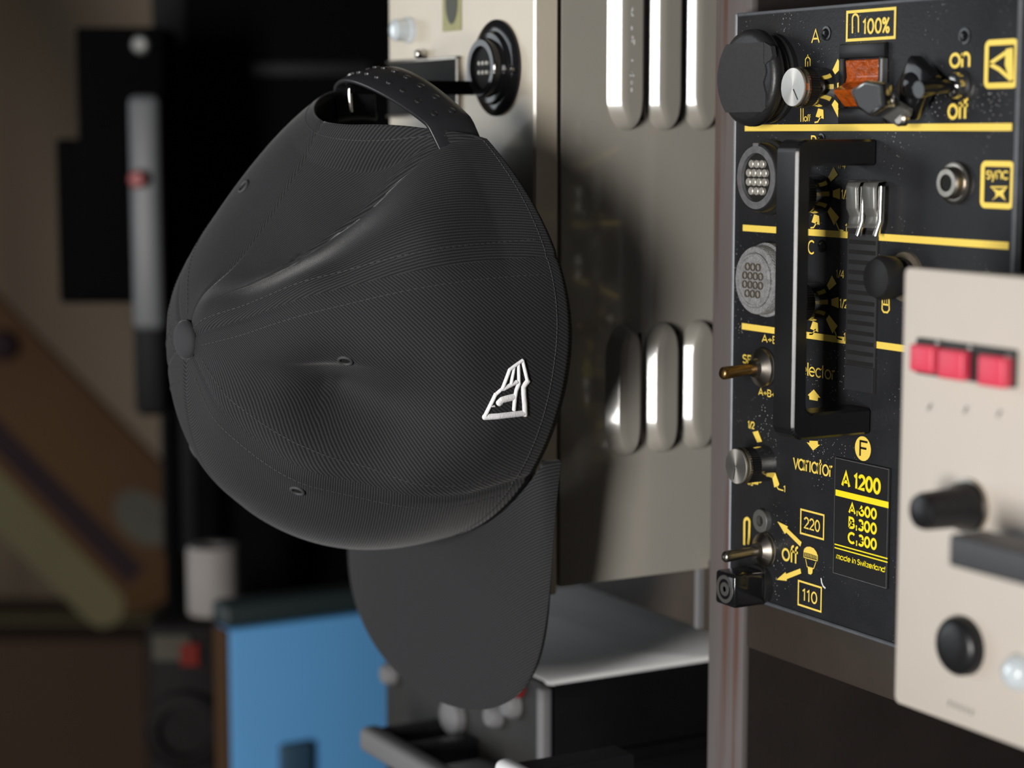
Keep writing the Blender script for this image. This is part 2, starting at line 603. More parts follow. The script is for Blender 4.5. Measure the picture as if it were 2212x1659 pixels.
def glyph(ch):
    """(strokes, advance) of a geometric sans letter, cap height 1"""
    o = arc(.36, .36, .33, .33, 0, 360, 28)
    if ch == 'o':
        return [o], .80
    if ch == 'a':
        return [o, [(.71, 0), (.71, X_)]], .90
    if ch == 'd':
        return [o, [(.71, 0), (.71, 1.02)]], .90
    if ch == 'c':
        return [arc(.36, .36, .33, .33, 42, 318)], .70
    if ch == 'e':
        return [arc(.36, .36, .33, .33, 0, 318, 26), [(.05, .36), (.69, .36)]], .80
    if ch == 'l':
        return [[(.08, 0), (.08, 1.02)]], .24
    if ch == 'i':
        return [[(.08, 0), (.08, X_)], [(.08, .86), (.08, 1.0)]], .24
    if ch == 'I':
        return [[(.12, 0), (.12, X_)]], .30
    if ch == 't':
        return [[(.16, 0), (.16, .98)], [(.0, X_ - .03), (.32, X_ - .03)]], .42
    if ch == 'f':
        return [[(.12, 0), (.12, .80)] + arc(.30, .82, .18, .18, 180, 80, 8)[1:], [(.0, X_ - .05), (.32, X_ - .05)]], .40
    if ch == 'r':
        return [[(.08, 0), (.08, X_)], arc(.29, .44, .21, .25, 175, 70, 8)], .42
    if ch == 'n':
        return [[(.08, 0), (.08, X_)], arc(.33, .43, .25, .28, 180, 0, 12) + [(.58, 0)]], .70
    if ch == 'm':
        return [[(.08, 0), (.08, X_)], arc(.28, .47, .20, .24, 180, 0, 10) + [(.48, 0)], arc(.68, .47, .20, .24, 180, 0, 10) + [(.88, 0)]], 1.0
    if ch == 'v':
        return [[(.02, X_), (.30, .02), (.58, X_)]], .62
    if ch == 'w':
        return [[(.02, X_), (.24, .02), (.45, .66), (.66, .02), (.88, X_)]], .92
    if ch == 'y':
        return [[(.02, X_), (.30, .04)], [(.58, X_), (.22, -.26)]], .62
    if ch == 'z':
        return [[(.04, X_ - .05), (.50, X_ - .05), (.04, .05), (.52, .05)]], .58
    if ch == 's':
        return [arc(.24, .53, .19, .15, 30, 250, 10) + arc(.24, .19, .21, .17, 80, -140, 10)], .50
    if ch == 'S':
        return [arc(.30, .74, .24, .22, 30, 260, 12) + arc(.30, .26, .27, .24, 80, -150, 12)], .64
    if ch == 'A':
        return [[(.02, 0), (.35, .98), (.68, 0)], [(.15, .30), (.55, .30)]], .74
    if ch == 'B':
        return [[(.08, 0), (.08, .96)] + arc(.30, .73, .24, .23, 90, -90, 10) + [(.08, .5)],
                [(.30, .5)] + arc(.32, .26, .28, .24, 90, -90, 10) + [(.08, .02)]], .68
    if ch == 'C':
        return [arc(.42, .5, .38, .47, 48, 312, 24)], .76
    if ch == 'E':
        return [[(.54, .96), (.08, .96), (.08, .04), (.54, .04)], [(.08, .52), (.48, .52)]], .62
    if ch == 'F':
        return [[(.54, .95), (.08, .95), (.08, 0)], [(.08, .52), (.48, .52)]], .60
    if ch == '0':
        return [arc(.32, .5, .25, .46, 0, 360, 26)], .70
    if ch == '1':
        return [[(.06, .78), (.24, .97), (.24, 0)]], .44
    if ch == '2':
        return [arc(.29, .69, .24, .27, 165, -35, 14) + [(.06, .05), (.56, .05)]], .64
    if ch == '3':
        return [arc(.28, .73, .21, .23, 150, -90, 14) + arc(.28, .26, .25, .24, 90, -150, 14)], .64
    if ch == '4':
        return [[(.42, 0), (.42, .96), (.04, .28), (.56, .28)]], .64
    if ch == '6':
        return [arc(.31, .29, .25, .26, 0, 360, 20), [(.07, .36), (.36, .97)]], .66
    if ch == '/':
        return [[(.02, -.05), (.36, 1.0)]], .40
    if ch == '%':
        return [[(.06, .0), (.58, 1.0)], arc(.16, .80, .12, .16, 0, 360, 12), arc(.48, .18, .12, .16, 0, 360, 12)], .68
    if ch == '+':
        return [[(.06, .40), (.50, .40)], [(.28, .16), (.28, .64)]], .58
    if ch == '=':
        return [[(.12, .26), (.24, .26)], [(.12, -.02), (.24, -.02)]], .36
    return [], .34


def text_shape(g, s, x0, z0, cap, width, w, y, shear=0.0):
    """lays s from (x0,z0) with cap height `cap`, squeezed to total `width`; w = stroke width in cap units"""
    gl = [glyph(c) for c in s]
    tot = sum(a for _, a in gl)
    k = width / tot
    x = 0
    for st, a in gl:
        for pl in st:
            cl = len(pl) > 6 and abs(pl[0][0] - pl[-1][0]) < 1e-4 and abs(pl[0][1] - pl[-1][1]) < 1e-4
            q = [(x0 + (x + px_) * k + shear * pz_ * cap, z0 + pz_ * cap) for px_, pz_ in pl]
            if cl:
                q = q[:-1]
            ribbon(g, q, w * cap, y, cl)
        x += a


class Sheet:
    """printing on the plane Y=y of a unit's front panel"""

    def __init__(s, y, parent, eps=0.00025):
        s.y, s.parent, s.eps = y, parent, eps

    def p(s, px, py):
        q = on_y(px, py, s.y)
        return (q.x, q.z)

    def text(s, t, xl, xr, yt, yb, w=0.12, material=None, name='lettering', shear=0.0, label=None):
        a, b = s.p(xl, yb), s.p(xl, yt)
        r = s.p(xr, yb)
        g = G()
        text_shape(g, t, a[0], a[1], b[1] - a[1], r[0] - a[0], w, s.y - s.eps, shear)
        return g.obj(name, material or M['yellow'], s.parent, label=label)

    def poly(s, pts, material=None, name='symbol'):
        g = G()
        flat(g, [s.p(*q) for q in pts], s.y - s.eps)
        return g.obj(name, material or M['yellow'], s.parent)

    def lines(s, plist, wpx, material=None, name='symbol', polys=()):
        """plist: list of (points, closed)"""
        g = G()
        for pts, cl in plist:
            q = [s.p(*v) for v in pts]
            w = wpx * 0.8 / FPX
            ribbon(g, q, w, s.y - s.eps, cl)
        for pts in polys:
            flat(g, [s.p(*v) for v in pts], s.y - s.eps * 1.2)
        return g.obj(name, material or M['yellow'], s.parent)

    def frame(s, xl, xr, yt, yb, wpx, material=None, name='symbol_frame', rad=0.0):
        a, b = s.p(xl, yb), s.p(xl, yt)
        r = s.p(xr, yb)
        w = wpx * 0.8 / FPX
        x0, x1, z0, z1 = a[0] + w / 2, r[0] - w / 2, a[1] + w / 2, b[1] - w / 2
        g = G()
        if rad:
            q = []
            for cx, cz, a0 in ((x1 - rad, z1 - rad, 0), (x0 + rad, z1 - rad, 90), (x0 + rad, z0 + rad, 180), (x1 - rad, z0 + rad, 270)):
                q += arc(cx, cz, rad, rad, a0, a0 + 90, 5)
            ribbon(g, q, w, s.y - s.eps, True)
        else:
            ribbon(g, [(x0, z0), (x1, z0), (x1, z1), (x0, z1)], w, s.y - s.eps, True)
        return g.obj(name, material or M['yellow'], s.parent)

    def bar(s, xl, xr, yc, hpx, material=None, name='divider_line'):
        a = s.p(xl, yc)
        r = s.p(xr, yc)
        g = G()
        ribbon(g, [(a[0], a[1]), (r[0], a[1])], hpx * 0.85 / FPX, s.y - s.eps)
        return g.obj(name, material or M['yellow'], s.parent)


#@@ROOM
# ------------------------------------------------------------------ room
def struct(name, lo, hi, material):
    return tag(G().box(lo, hi).obj(name, material), kind='structure')


struct('floor', (-3.6, -2.6, -0.05), (1.6, 1.05, 0.0), M['floor'])
struct('wall_right', (-3.6, 1.0, 0.0), (1.6, 1.08, 2.6), M['walldark'])
struct('wall_back', (-3.68, -2.6, 0.0), (-3.6, 1.08, 2.6), M['wallbrown'])

# ------------------------------------------------------------------ wooden rack
YP = 0.498            # front of the black unit
POST_Y = 0.508
SH_TOP = on_y(1613, 1292, YP).z
SH_BOT = on_y(1620, 1400, 0.53).z
POST_X0 = on_y(1534, 1000, POST_Y).x
POST_X1 = on_y(1610, 1000, POST_Y).x
rack = thing('wooden_rack', (-0.6, 0.75, 0.0), 'dark brown wooden rack whose laminated upright stands between the metal units', 'shelving rack')
up_ = G().box((POST_X0, POST_Y + .003, 0), (POST_X1, 0.95, 2.2), 0.0008).obj('upright', M['shelf'], rack, smooth=40)
G().box((POST_X0, POST_Y, 0), (POST_X1, POST_Y + .004, 2.2), 0.0010).obj('edge_band', M['ply'], up_, smooth=40, label='laminated front edge with reddish veneer lines')
G().box((-1.05, 0.53, SH_BOT), (POST_X0, 0.95, SH_TOP), 0.0015).obj('shelf_board', M['shelf_edge'], rack, smooth=40)
G().box((POST_X1, POST_Y + .0015, on_y(1620, 1402, POST_Y + .0015).z), (0.10, 0.95, SH_TOP), 0.0015).obj('shelf_board', M['shelf_edge'], rack, smooth=40)
G().box((-1.05, 0.53, SH_BOT - 0.36), (POST_X0, 0.95, SH_BOT - 0.33), 0.0015).obj('shelf_board', M['shelf'], rack, smooth=40)
G().box((POST_X1, 0.53, SH_BOT - 0.36), (0.10, 0.95, SH_BOT - 0.33), 0.0015).obj('shelf_board', M['shelf'], rack, smooth=40)
G().box((-1.05, 0.53, SH_TOP + 0.42), (POST_X0, 0.95, SH_TOP + 0.45), 0.0015).obj('shelf_board', M['shelf'], rack, smooth=40)
G().box((POST_X1, 0.53, SH_TOP + 0.42), (0.10, 0.95, SH_TOP + 0.45), 0.0015).obj('shelf_board', M['shelf'], rack, smooth=40)
G().box((-1.07, 0.95, 0.1), (0.12, 0.965, 2.2)).obj('back_panel', M['shelf'], rack)
G().box((-1.075, .80, 0), (-1.05, 0.95, 2.2), 0.0012).obj('upright', M['shelf'], rack, smooth=40)
G().box((0.10, POST_Y, 0), (0.125, 0.95, 2.2), 0.0012).obj('upright', M['shelf'], rack, smooth=40)
b0, b1 = on_y(1511, 1262, 0.53), on_y(1519, 1366, 0.53)
G().box((b0.x, 0.527, SH_BOT + 0.001), (b1.x, 0.531, SH_TOP - 0.002), 0.0005).obj('edge_strip', M['dullgrey'], rack)

#@@BLACK
# ------------------------------------------------------------------ black unit with yellow print
PX0, PX1 = on_y(1582, 600, YP).x, on_y(2199, 300, YP).x
PZ1 = on_y(1590, 30, YP).z
PZ0 = SH_TOP + 0.0005
black = thing('flash_generator', ((PX0 + PX1) / 2, 0.6, SH_TOP),
              'black panel with yellow markings and long black handle, just right of the wooden upright', 'flash generator')
G().box((PX0, YP, PZ0), (PX1, YP + 0.003, PZ1), 0.0009, 2).obj('front_panel', M['panel'], black, smooth=40)
g = G()
g.box((PX0 - .0003, YP - .0003, PZ0), (PX0 + .0011, YP + .003, PZ1), .0003, 1)
g.obj('edge_highlight', M['trim'], black, label='left edge, bevel highlight in its colour')  # pale bluish strip paints the bevel's highlight
g = G()
g.box((PX0 + .001, YP - .0012, PZ0 - .0004), (PX1, YP + .001, PZ0 + .0012), .0004, 1)
g.box((PX0 + .001, YP - .0004, PZ1 - .0012), (PX1, YP + .003, PZ1 + .0002), .0003, 1)
g.box((PX1 - .0018, YP - .0004, PZ0), (PX1 + .0002, YP + .003, PZ1), .0003, 1)
g.obj('panel_lip', M['trim2'], black, label='grey panel rim, bevel highlights in its colour')  # lip and rim; the grey carries their painted highlight
G().box((PX0 + 0.003, YP + 0.003, PZ0), (PX1 - 0.003, 0.88, PZ1 - 0.012), 0.001).obj('casing', M['black'], black, smooth=40)
sh = Sheet(YP, black)

# dividing lines
sh.bar(1609.9, 2187, 276.4, 13.5)
sh.bar(1605.5, 2181, 492.0, 13.5)
sh.bar(1603.5, 2176, 704.4, 13.5)

# lettering
sh.text('A', 1754, 1772, 64, 92.7, .13)
sh.text('B', 1752, 1766, 293, 322, .13)
sh.text('C', 1746, 1760.5, 519, 548, .13)
sh.text('100%', 1864, 1923, 42, 73.5, .17)
sh.frame(1828, 1935.5, 23.5, 90.5, 6)
sh.lines([(arc(1849, 41, 6.5, -10, 180, 0, 10), False), ([(1842.5, 41), (1842.5, 72)], False), ([(1855.5, 41), (1855.5, 70)], False)], 4.5)
sh.text('off', 1738, 1752, 248, 262, .15)
sh.lines([([(1731, 234), (1731, 263)], False), ([(1736, 234), (1736, 263)], False)], 2.6)
sh.lines([([(1741, 144), (1741, 128), (1746, 122), (1751, 128), (1751, 143)], False), ([(1746, 118), (1746, 123)], False), ([(1746, 133), (1746, 144)], False)], 2.4)
sh.text('on', 2053, 2098, 105, 146, .17)
sh.text('off', 2049, 2093, 214, 256.5, .17)
sh.text('A+B', 1647, 1681, 722.5, 738, .17)
sh.text('SE', 1605, 1625, 765.5, 783, .2)
sh.text('A+B+C', 1639.5, 1687, 838, 852.5, .17)
sh.text('selector', 1722, 1805, 780, 807.5, .12)
sh.text('varIator', 1714.7, 1800, 979, 1011.5, .125)
sh.text('220', 1737.5, 1773.5, 1116, 1140.5, .15)
sh.frame(1729, 1781.3, 1097.5, 1153, 4.2)
sh.text('110', 1733.5, 1768, 1270.5, 1295.5, .15)
sh.frame(1723.8, 1775.8, 1251.5, 1307, 4.2)
sh.text('off', 1690.5, 1726, 1173, 1208.5, .14)


def crop(pts, x0, y0, k):
    return [(x0 + a / k, y0 + b / k) for a, b in pts]


C6 = (1540, 1080, 6.913)
sh.poly(crop([(970, 320), (1128, 395), (1115, 420), (1332, 630), (1312, 695), (1103, 485), (1083, 508)], *C6), name='arrow_mark')
sh.poly(crop([(958, 1190), (1092, 1075), (1098, 1105), (1312, 1022), (1327, 1095), (1112, 1180), (1110, 1208)], *C6), name='arrow_mark')
sh.poly(crop([(1445, 1045), (1545, 1170), (1510, 1165), (1503, 1218), (1378, 1195), (1375, 1140), (1355, 1130)], 1550, 690, 6.913), name='arrow_mark')
sh.poly(crop([(1408, 450), (1447, 460), (1450, 428), (1573, 432), (1578, 485), (1608, 490), (1503, 575)], 1540, 890, 6.913), name='arrow_mark')
# modelling-lamp symbol
bars = [(crop([(1392 + 23 * i, 790 + 6.4 * i), (1392 + 23 * i, 842 + 6.4 * i)], *C6), False) for i in range(8)]
sh.lines(bars + [(crop([(1358, 852), (1572, 912)], *C6), False), (crop([(1368, 770), (1366, 860)], *C6), False), (crop([(1570, 820), (1568, 918)], *C6), False),
                 (crop([(1392, 880), (1414, 996), (1512, 1024), (1546, 925)], *C6), False)], 2.0, name='lamp_symbol',
         polys=[crop([(1360, 770), (1375, 725), (1410, 698), (1460, 697), (1515, 722), (1555, 775), (1576, 840), (1470, 805), (1375, 780)], *C6),
                crop([(1425, 995), (1500, 1016), (1494, 1090), (1470, 1115), (1432, 1100)], *C6)])
# tube symbol by the lower toggle
sh.lines([([(1608.5, 1177)] + arc(1614.5, 1128, 5.5, -8, 180, 0, 8) + [(1619, 1160), (1617, 1176)], False)], 7.6, name='tube_symbol')
# thermometer-like symbol
sh.lines([([(1907, 633), (1907, 656), (1906.5, 668), (1910, 674), (1918, 675), (1922, 669), (1921.5, 658), (1921, 634)], False),
          ([(1907, 657), (1921.5, 659)], False)], 3.6, name='meter_symbol')
sh.lines([([(1912, 634), (1912, 657)], False), ([(1916.5, 634), (1916.5, 657)], False)], 1.5, name='meter_symbol')
# reflector symbol, framed, by on/off
sh.frame(2126, 2199, 87, 192, 11, rad=0.0015)
sh.lines([([(2140, 137), (2174, 114)], False), ([(2140, 139), (2160, 150), (2185, 172)], False)], 8, name='reflector_symbol',
         polys=[[(2174, 106), (2189, 103), (2190, 172), (2183, 174), (2172, 140)]])
# sync symbol, framed
sh.frame(2117.5, 2190.5, 347, 449, 11, rad=0.0015)
sh.text('sync', 2131, 2180, 362, 386, .16)
sh.lines([([(2141, 404), (2177, 404)], False)], 3, name='sync_symbol',
         polys=[[(2143, 406), (2152, 416), (2152, 424), (2143, 434), (2160, 422), (2174, 434), (2168, 418), (2176, 405), (2160, 412)]])
# F in a disc
c = sh.p(1865, 969)
g = G()
rF = 27 * 0.775 / FPX
flat(g, [(c[0] + rF * math.cos(R(a)), c[1] + rF * math.sin(R(a))) for a in range(0, 360, 8)], YP - 0.00025)
g.obj('symbol_disc', M['yellow'], black)
s2 = Sheet(YP, black, 0.0005)
s2.text('F', 1857, 1877, 950, 984, .13, M['black'])
# paint chip
sh.lines([(crop([(1622, 1165), (1632, 1235), (1655, 1290), (1688, 1318)], *C6), False)], 4, M['chip'], 'paint_chip')

# rating plate
PLT = (0.0009)
ax, az = sh.p(1803, 1238)
bx, bz = sh.p(1926, 1014)
tz = sh.p(1803.5, 985)[1]
plate = G().box((ax, YP - PLT, az), (bx, YP, tz), 0.0003).obj('rating_plate', M['plate'], black, label='black rating plate with bright yellow figures')
sp_ = Sheet(YP - PLT, plate)
sp_.text('A 1200', 1820, 1904.5, 1017.5, 1048, .235, M['yellow2'])
sp_.bar(1806, 1921, 1063.5, 12.5, M['yellow2'])
sp_.text('A=600', 1835, 1896, 1085.5, 1107, .25, M['yellow2'])
sp_.text('B=300', 1834, 1896, 1116.5, 1138.5, .25, M['yellow2'])
sp_.text('C=300', 1833, 1896, 1149, 1171, .25, M['yellow2'])
sp_.bar(1803.7, 1919, 1175, 2.6, M['yellow2'])
sp_.bar(1803.7, 1919, 1182.5, 2.6, M['yellow2'])
sp_.text('made in Switzerland', 1807, 1914, 1194.5, 1206, .18, M['yellow2'], shear=0.12)
g = G()
ribbon(g, [(ax + .0004, az + .0004), (bx - .0004, az + .0004), (bx - .0004, tz - .0004), (ax + .0004, tz - .0004)], 0.00022, YP - PLT - .0002, True)
g.obj('plate_edge', M['sockgrey'], plate)


def knob(px, py, parent, r=0.0076, length=0.0152, ang=-55):
    c = on_y(px, py, YP)
    k = length / 0.0152
    kb = G().lathe(c, OUT, [(.0072 * k, r * .93), (.0072 * k, r * .985), (.0118 * k, r * .985), (.0118 * k, r * .9)], 88, (1, 2, r * .045)).obj('knob', M['black'], parent, origin=c, smooth=20)
    G().lathe(c, OUT, [(0, r * .99), (.0003, r), (.0073 * k, r * .97)], 64).obj('knob_skirt', M['skirt'], kb, origin=c, smooth=35, label='polished metal skirt')
    G().lathe(c, OUT, [(.0116 * k, r * .9), (.0118 * k, r * 1.02), (.0128 * k, r * 1.02), (.0130 * k, r * .95)], 88, (1, 2, r * .03)).obj('knurled_ring', M['nickel'], kb, origin=c, smooth=20)
    G().lathe(c, OUT, [(.0129 * k, r * .93), (.0141 * k, r * .93)], 48).obj('knob_collar', M['smoke'], kb, origin=c, smooth=35)
    G().lathe(c, OUT, [(.0140 * k, r * .92), (.0142 * k, r * .98), (.0149 * k, r * .98), (.0152 * k, r * .95)], 64).obj('knob_cap', M['spun'], kb, origin=c, smooth=30, label='spun aluminium cap')
    g_ = G()
    f = c + OUT * (.0152 * k + .00008)
    a = R(ang)
    ribbon(g_, [(f.x + math.cos(a) * r * .12, f.z + math.sin(a) * r * .12), (f.x + math.cos(a) * r * .78, f.z + math.sin(a) * r * .78)], .0005, f.y)
    g_.obj('pointer_line', M['black'], kb)
    return kb


kA = knob(1780, 189, black)
f_ = on_y(1780, 189, YP)
G().box((f_.x + .0062, f_.y - .0141, f_.z - .0012), (f_.x + .00715, f_.y - .0129, f_.z + .0014), .0002).obj('orange_mark', M['orange'], kA)
knob(1771, 419, black, ang=20)
knob(1768, 651, black, ang=40)
knob(1654.5, 1001, black, r=.0074, ang=-105)


def wedges(px, py, parent, labels=True, r0=.0084):
    c = on_y(px, py, YP)
    g_ = G()
    for a, w0, w1, r1 in ((43, .0012, .0021, .0135), (2, .0012, .0022, .0128), (-43, .0013, .0022, .0150), (-100, .0016, .0026, .0118)):
        ca, sa = math.cos(R(a)), math.sin(R(a))
        q = [(r0, -w0), (r1, -w1), (r1, w1), (r0, w0)]
        flat(g_, [(c.x + u * ca - v * sa, c.z + u * sa + v * ca) for u, v in q], YP - .00025)
    q = [(c.x + .0104, c.z - .0104), (c.x + .0126, c.z - .0135), (c.x + .0153, c.z - .0137)]
    ribbon(g_, q, .0006, YP - .00025)
    q = [(c.x - .0012, c.z - .0110), (c.x - .0032, c.z - .0132), (c.x - .0052, c.z - .0134)]
    ribbon(g_, q, .0006, YP - .00025)
    g_.obj('dial_marks', M['yellow'], parent)
    if labels:
        for t, u, v, wd, hg in (('1/4', .0108, .0101, .0052, .0030), ('1/2', .0134, -.0014, .0052, .0034), ('1', .0162, -.0142, .0016, .0032)):
            g_ = G()
            text_shape(g_, t, c.x + u, c.z + v, hg, wd, .14, YP - .00025)
            g_.obj('lettering', M['yellow'], parent)


wedges(1780, 189, black, False)
wedges(1771, 419, black)
wedges(1768, 651, black)
C5 = (1540, 890, 6.913)
sh.poly(crop([(600, 300), (680, 280), (740, 440), (670, 455)], *C5), name='dial_marks')
sh.lines([(crop([(962, 1115), (985, 1150), (1058, 1172)], *C5), False)], 3, name='dial_marks', polys=[crop([(875, 880), (930, 880), (1000, 1075), (985, 1105), (925, 1125)], *C5),
                                                                                             crop([(690, 990), (755, 965), (745, 1040), (705, 1065)], *C5), crop([(600, 1030), (700, 1040), (680, 1085), (600, 1070)], *C5)])
sh.text('1', 1693, 1699, 1049, 1062, .2)
sh.text('1/2', 1616.5, 1631, 909, 924, .2)
sh.text('1/6', 1615, 1628, 1036, 1046, .2)


# multi-pin sockets
def pin_socket(px, py, dusty):
    c = on_y(px, py, YP)
    so = G().lathe(c, OUT, [(0, .0148), (.004, .0150), (.0045, .0139), (.0085, .0138), (.0092, .0134), (.0092, .0098), (.0078, .0097)], 64).obj(
        'socket', M['dusty'] if dusty else M['rubber'], black, origin=c, smooth=30)
    if dusty:
        G().lathe(c, OUT, [(.0078, .0112), (.0100, .0112), (.0106, .0106), (.0106, .0098), (.0102, .0097)], 56).obj('socket_insert', M['dusty'], so, origin=c, smooth=30)
    else:
        G().lathe(c, OUT, [(.0090, .0127), (.0096, .0126), (.0096, .0098), (.0080, .0097)], 56, cap=False).obj('socket_ring', M['sockgrey'], so, origin=c, smooth=30)
        G().lathe(c, OUT, [(.0070, .0096), (.0082, .0096)], 56).obj('socket_insert', M['void'], so, origin=c, smooth=30)
        G().box((c.x - .0022, c.y - .0098, c.z + .0122), (c.x + .0012, c.y - .008, c.z + .0138), .0003).obj('key_tab', M['sockgrey'], so)
    for row, n in ((1.5, 3), (.5, 4), (-.5, 4), (-1.5, 3)):
        for i in range(n):
            o = Vector((.00355 * (i - (n - 1) / 2), 0, .0036 * row))
            base = c + o
            if dusty:
                G().lathe(base, OUT, [(.0100, .0016), (.0108, .0016), (.0108, .0012), (.0096, .0011)], 18).obj('pin_contact', M['smoke'], so, origin=base, smooth=35)
            else:
                G().lathe(base, OUT, [(.0078, .00165), (.0093, .00162), (.0096, .0013)], 18).obj('pin_contact', M['pin'], so, origin=base, smooth=35)
    return so


pin_socket(1674, 383, False)
pin_socket(1671, 604, True)

# capped socket, top left, with a strip of tape
c = on_y(1668, 169, YP)
cs = G().lathe(c, OUT, [(0, .0178), (.0025, .0180), (.0028, .0168), (.0042, .0168), (.0045, .0174), (.0060, .0170), (.0066, .0150), (.0076, .0150)], 64).obj('socket', M['rubber'], black, origin=c, smooth=30, label='capped socket')
G().lathe(c, OUT, [(.0072, .0150), (.0076, .0186), (.0086, .0193), (.0094, .0190), (.0100, .0193), (.0118, .0190), (.0130, .0178), (.0134, .0160)], 72).obj('socket_cap', M['rubber'], cs, origin=c, smooth=50)
g = G()
pts = []
for a in range(0, 361, 6):
    x, z = .0183 * math.cos(R(a)), .0183 * math.sin(R(a))
    if -.0138 < z < .0136:
        pts.append((x if x < .0135 else .0135 + .0009 * math.sin(z * 4000), z))
g.prism([(c.x + u, c.z + v) for u, v in pts], lambda u, v, d: Vector((u, c.y - d, v)), .0125, .0139)
fl = [(.0125, .0136), (.0170, .0118), (.0182, .0080), (.0168, .0064), (.0150, .0058), (.0130, .0042)]
g.prism([(c.x + u, c.z + v) for u, v in fl], lambda u, v, d: Vector((u, c.y - d, v)), .0115, .0137)
g.obj('tape_strip', M['tape'], cs, label='torn strip of matte tape')

# small signal lamps and screws beside A and C
for px, py, rr in ((1785.5, 72, .0019), (1776, 531.5, .0017), (2084.7, 78, .0020), (1775, 300, .0015)):
    c = on_y(px, py, YP)
    G().lathe(c, OUT, [(0, rr * 1.5), (.0004, rr * 1.45), (.0005, rr), (.0012, rr * .8), (.0015, rr * .3)], 24).obj('signal_lamp', M['gloss'], black, origin=c, smooth=40)

# amber rocker in its bezel
x0, zt = sh.p(1822, 96)
x1, zb = sh.p(1917, 262)[0], sh.p(1822, 268)[1]
g = G()
w = .0042
g.box((x0, YP - .0022, zt - .0055), (x1, YP, zt), .0005)
g.box((x0, YP - .0022, zb), (x1, YP, zb + .0060), .0005)
g.box((x0, YP - .0022, zb + .0058), (x0 + .0035, YP, zt - .0053), .0004)
g.box((x1 - .0035, YP - .0022, zb + .0058), (x1, YP, zt - .0053), .0004)
bez = g.obj('switch_bezel', M['black'], black, smooth=40)
rx0, rx1 = x0 + .0037, x1 - .0037
zz1, zz0 = zt - .0060, zb + .0065
zm = zz1 - (zz1 - zz0) * .48
prof = [(0.0005, zz1), (.0020, zz1 - .0002), (.0012, zm + .002), (.0018, zm), (.0075, zz0 + .0062), (.0072, zz0 + .0052), (.0020, zz0), (.0005, zz0)]
G().prism(prof, lambda u, v, d: Vector((d, YP - u, v)), rx0, rx1, .0003, 1).obj('rocker', M['amber'], bez, label='amber translucent rocker')
G().box((x1 - .0012, YP - .0032, zb + .012), (x1 + .0003, YP - .0005, zt - .006), .0003).obj('bezel_clip', M['greymet'], bez)

# diamond-shaped latch with a lever
g = G()
cz = on_y(1990, 185, YP)
lat = G()
dq = [sh.p(2008, 118), sh.p(2058, 168), sh.p(2003, 262), sh.p(1972, 192)]
lat.prism(dq, lambda u, v, d: Vector((u, YP - d, v)), .0035, .0095, .0012)
lat.lathe(Vector((cz.x + .002, YP, cz.z)), OUT, [(0, .0045), (.0036, .0045)], 24)
latch = lat.obj('latch_plate', M['gloss'], black, smooth=40)
cc = Vector((sum(q[0] for q in dq) / 4, YP - .0095, sum(q[1] for q in dq) / 4))
G().lathe(cc, OUT, [(-.001, .0050), (.0008, .0046), (.0018, .0028), (.0021, .001)], 28).obj('latch_boss', M['gloss'], latch, smooth=60)
pa = Vector((dq[2][0] + .0005, YP - .0100, dq[2][1] + .001))
hd = on_y(1888, 212, YP - .0215)
dirv = (hd - pa).normalized()
sd = dirv.cross(Vector((0, 1, 0))).normalized()
ot = sd.cross(dirv).normalized()
G().obox((pa + hd) / 2, (dirv, sd, ot), ((hd - pa).length / 2, .0042, .0020), .0009).obj('latch_lever', M['greymet'], latch, smooth=40)
hx = []
for a, rr in ((158, .0088), (100, .0070), (40, .0085), (-25, .0085), (-80, .0075), (-140, .0060)):
    hx.append((hd.x + rr * 1.25 * math.cos(R(a)), hd.z + rr * math.sin(R(a)) * .92))
hb = G().prism(hx, lambda u, v, d: Vector((u, hd.y - d, v)), -.002, .0030, .0008).obj('lever_head', M['chrome'], latch, smooth=40)
G().prism([(hd.x + (u - hd.x) * .80, hd.z + (v - hd.z) * .80) for u, v in hx], lambda u, v, d: Vector((u, hd.y - d, v)), .0029, .0034, .0002, 1).obj('lever_inset', M['handlegrey'], latch)
G().lathe(pa + OUT * .001, OUT, [(0, .0028), (.0022, .0028), (.0030, .0020)], 24).obj('latch_screw', M['nickel'], latch, smooth=35)

# toggle by on / off
c = on_y(2076, 185, YP)
tg = G().lathe(c, OUT, [(0, .0060), (.0016, .0060), (.0022, .0048), (.0040, .0044), (.0046, .0032)], 6 * 6).obj('toggle_switch', M['chrome'], black, origin=c, smooth=40)
G().tube([c + OUT * .004, c + OUT * .010 + Vector((0, 0, -.0006)), c + OUT * .0195 + Vector((0, 0, -.0016))], [.0022, .0024, .0030], 16).obj('toggle_lever', M['gloss'], tg, smooth=50)

# jack socket
c = on_y(2069, 395, YP)
jk = G().lathe(c, OUT, [(0, .0076), (.0020, .0076), (.0024, .0066), (.0024, .0058), (.0048, .0056), (.0056, .0049), (.0056, .0031), (.0010, .0030)], 6 * 8).obj('jack_socket', M['nickel'], black, origin=c, smooth=30)
G().lathe(c, OUT, [(.0004, .0029), (.0050, .0029)], 24).obj('jack_hole', M['void'], jk)


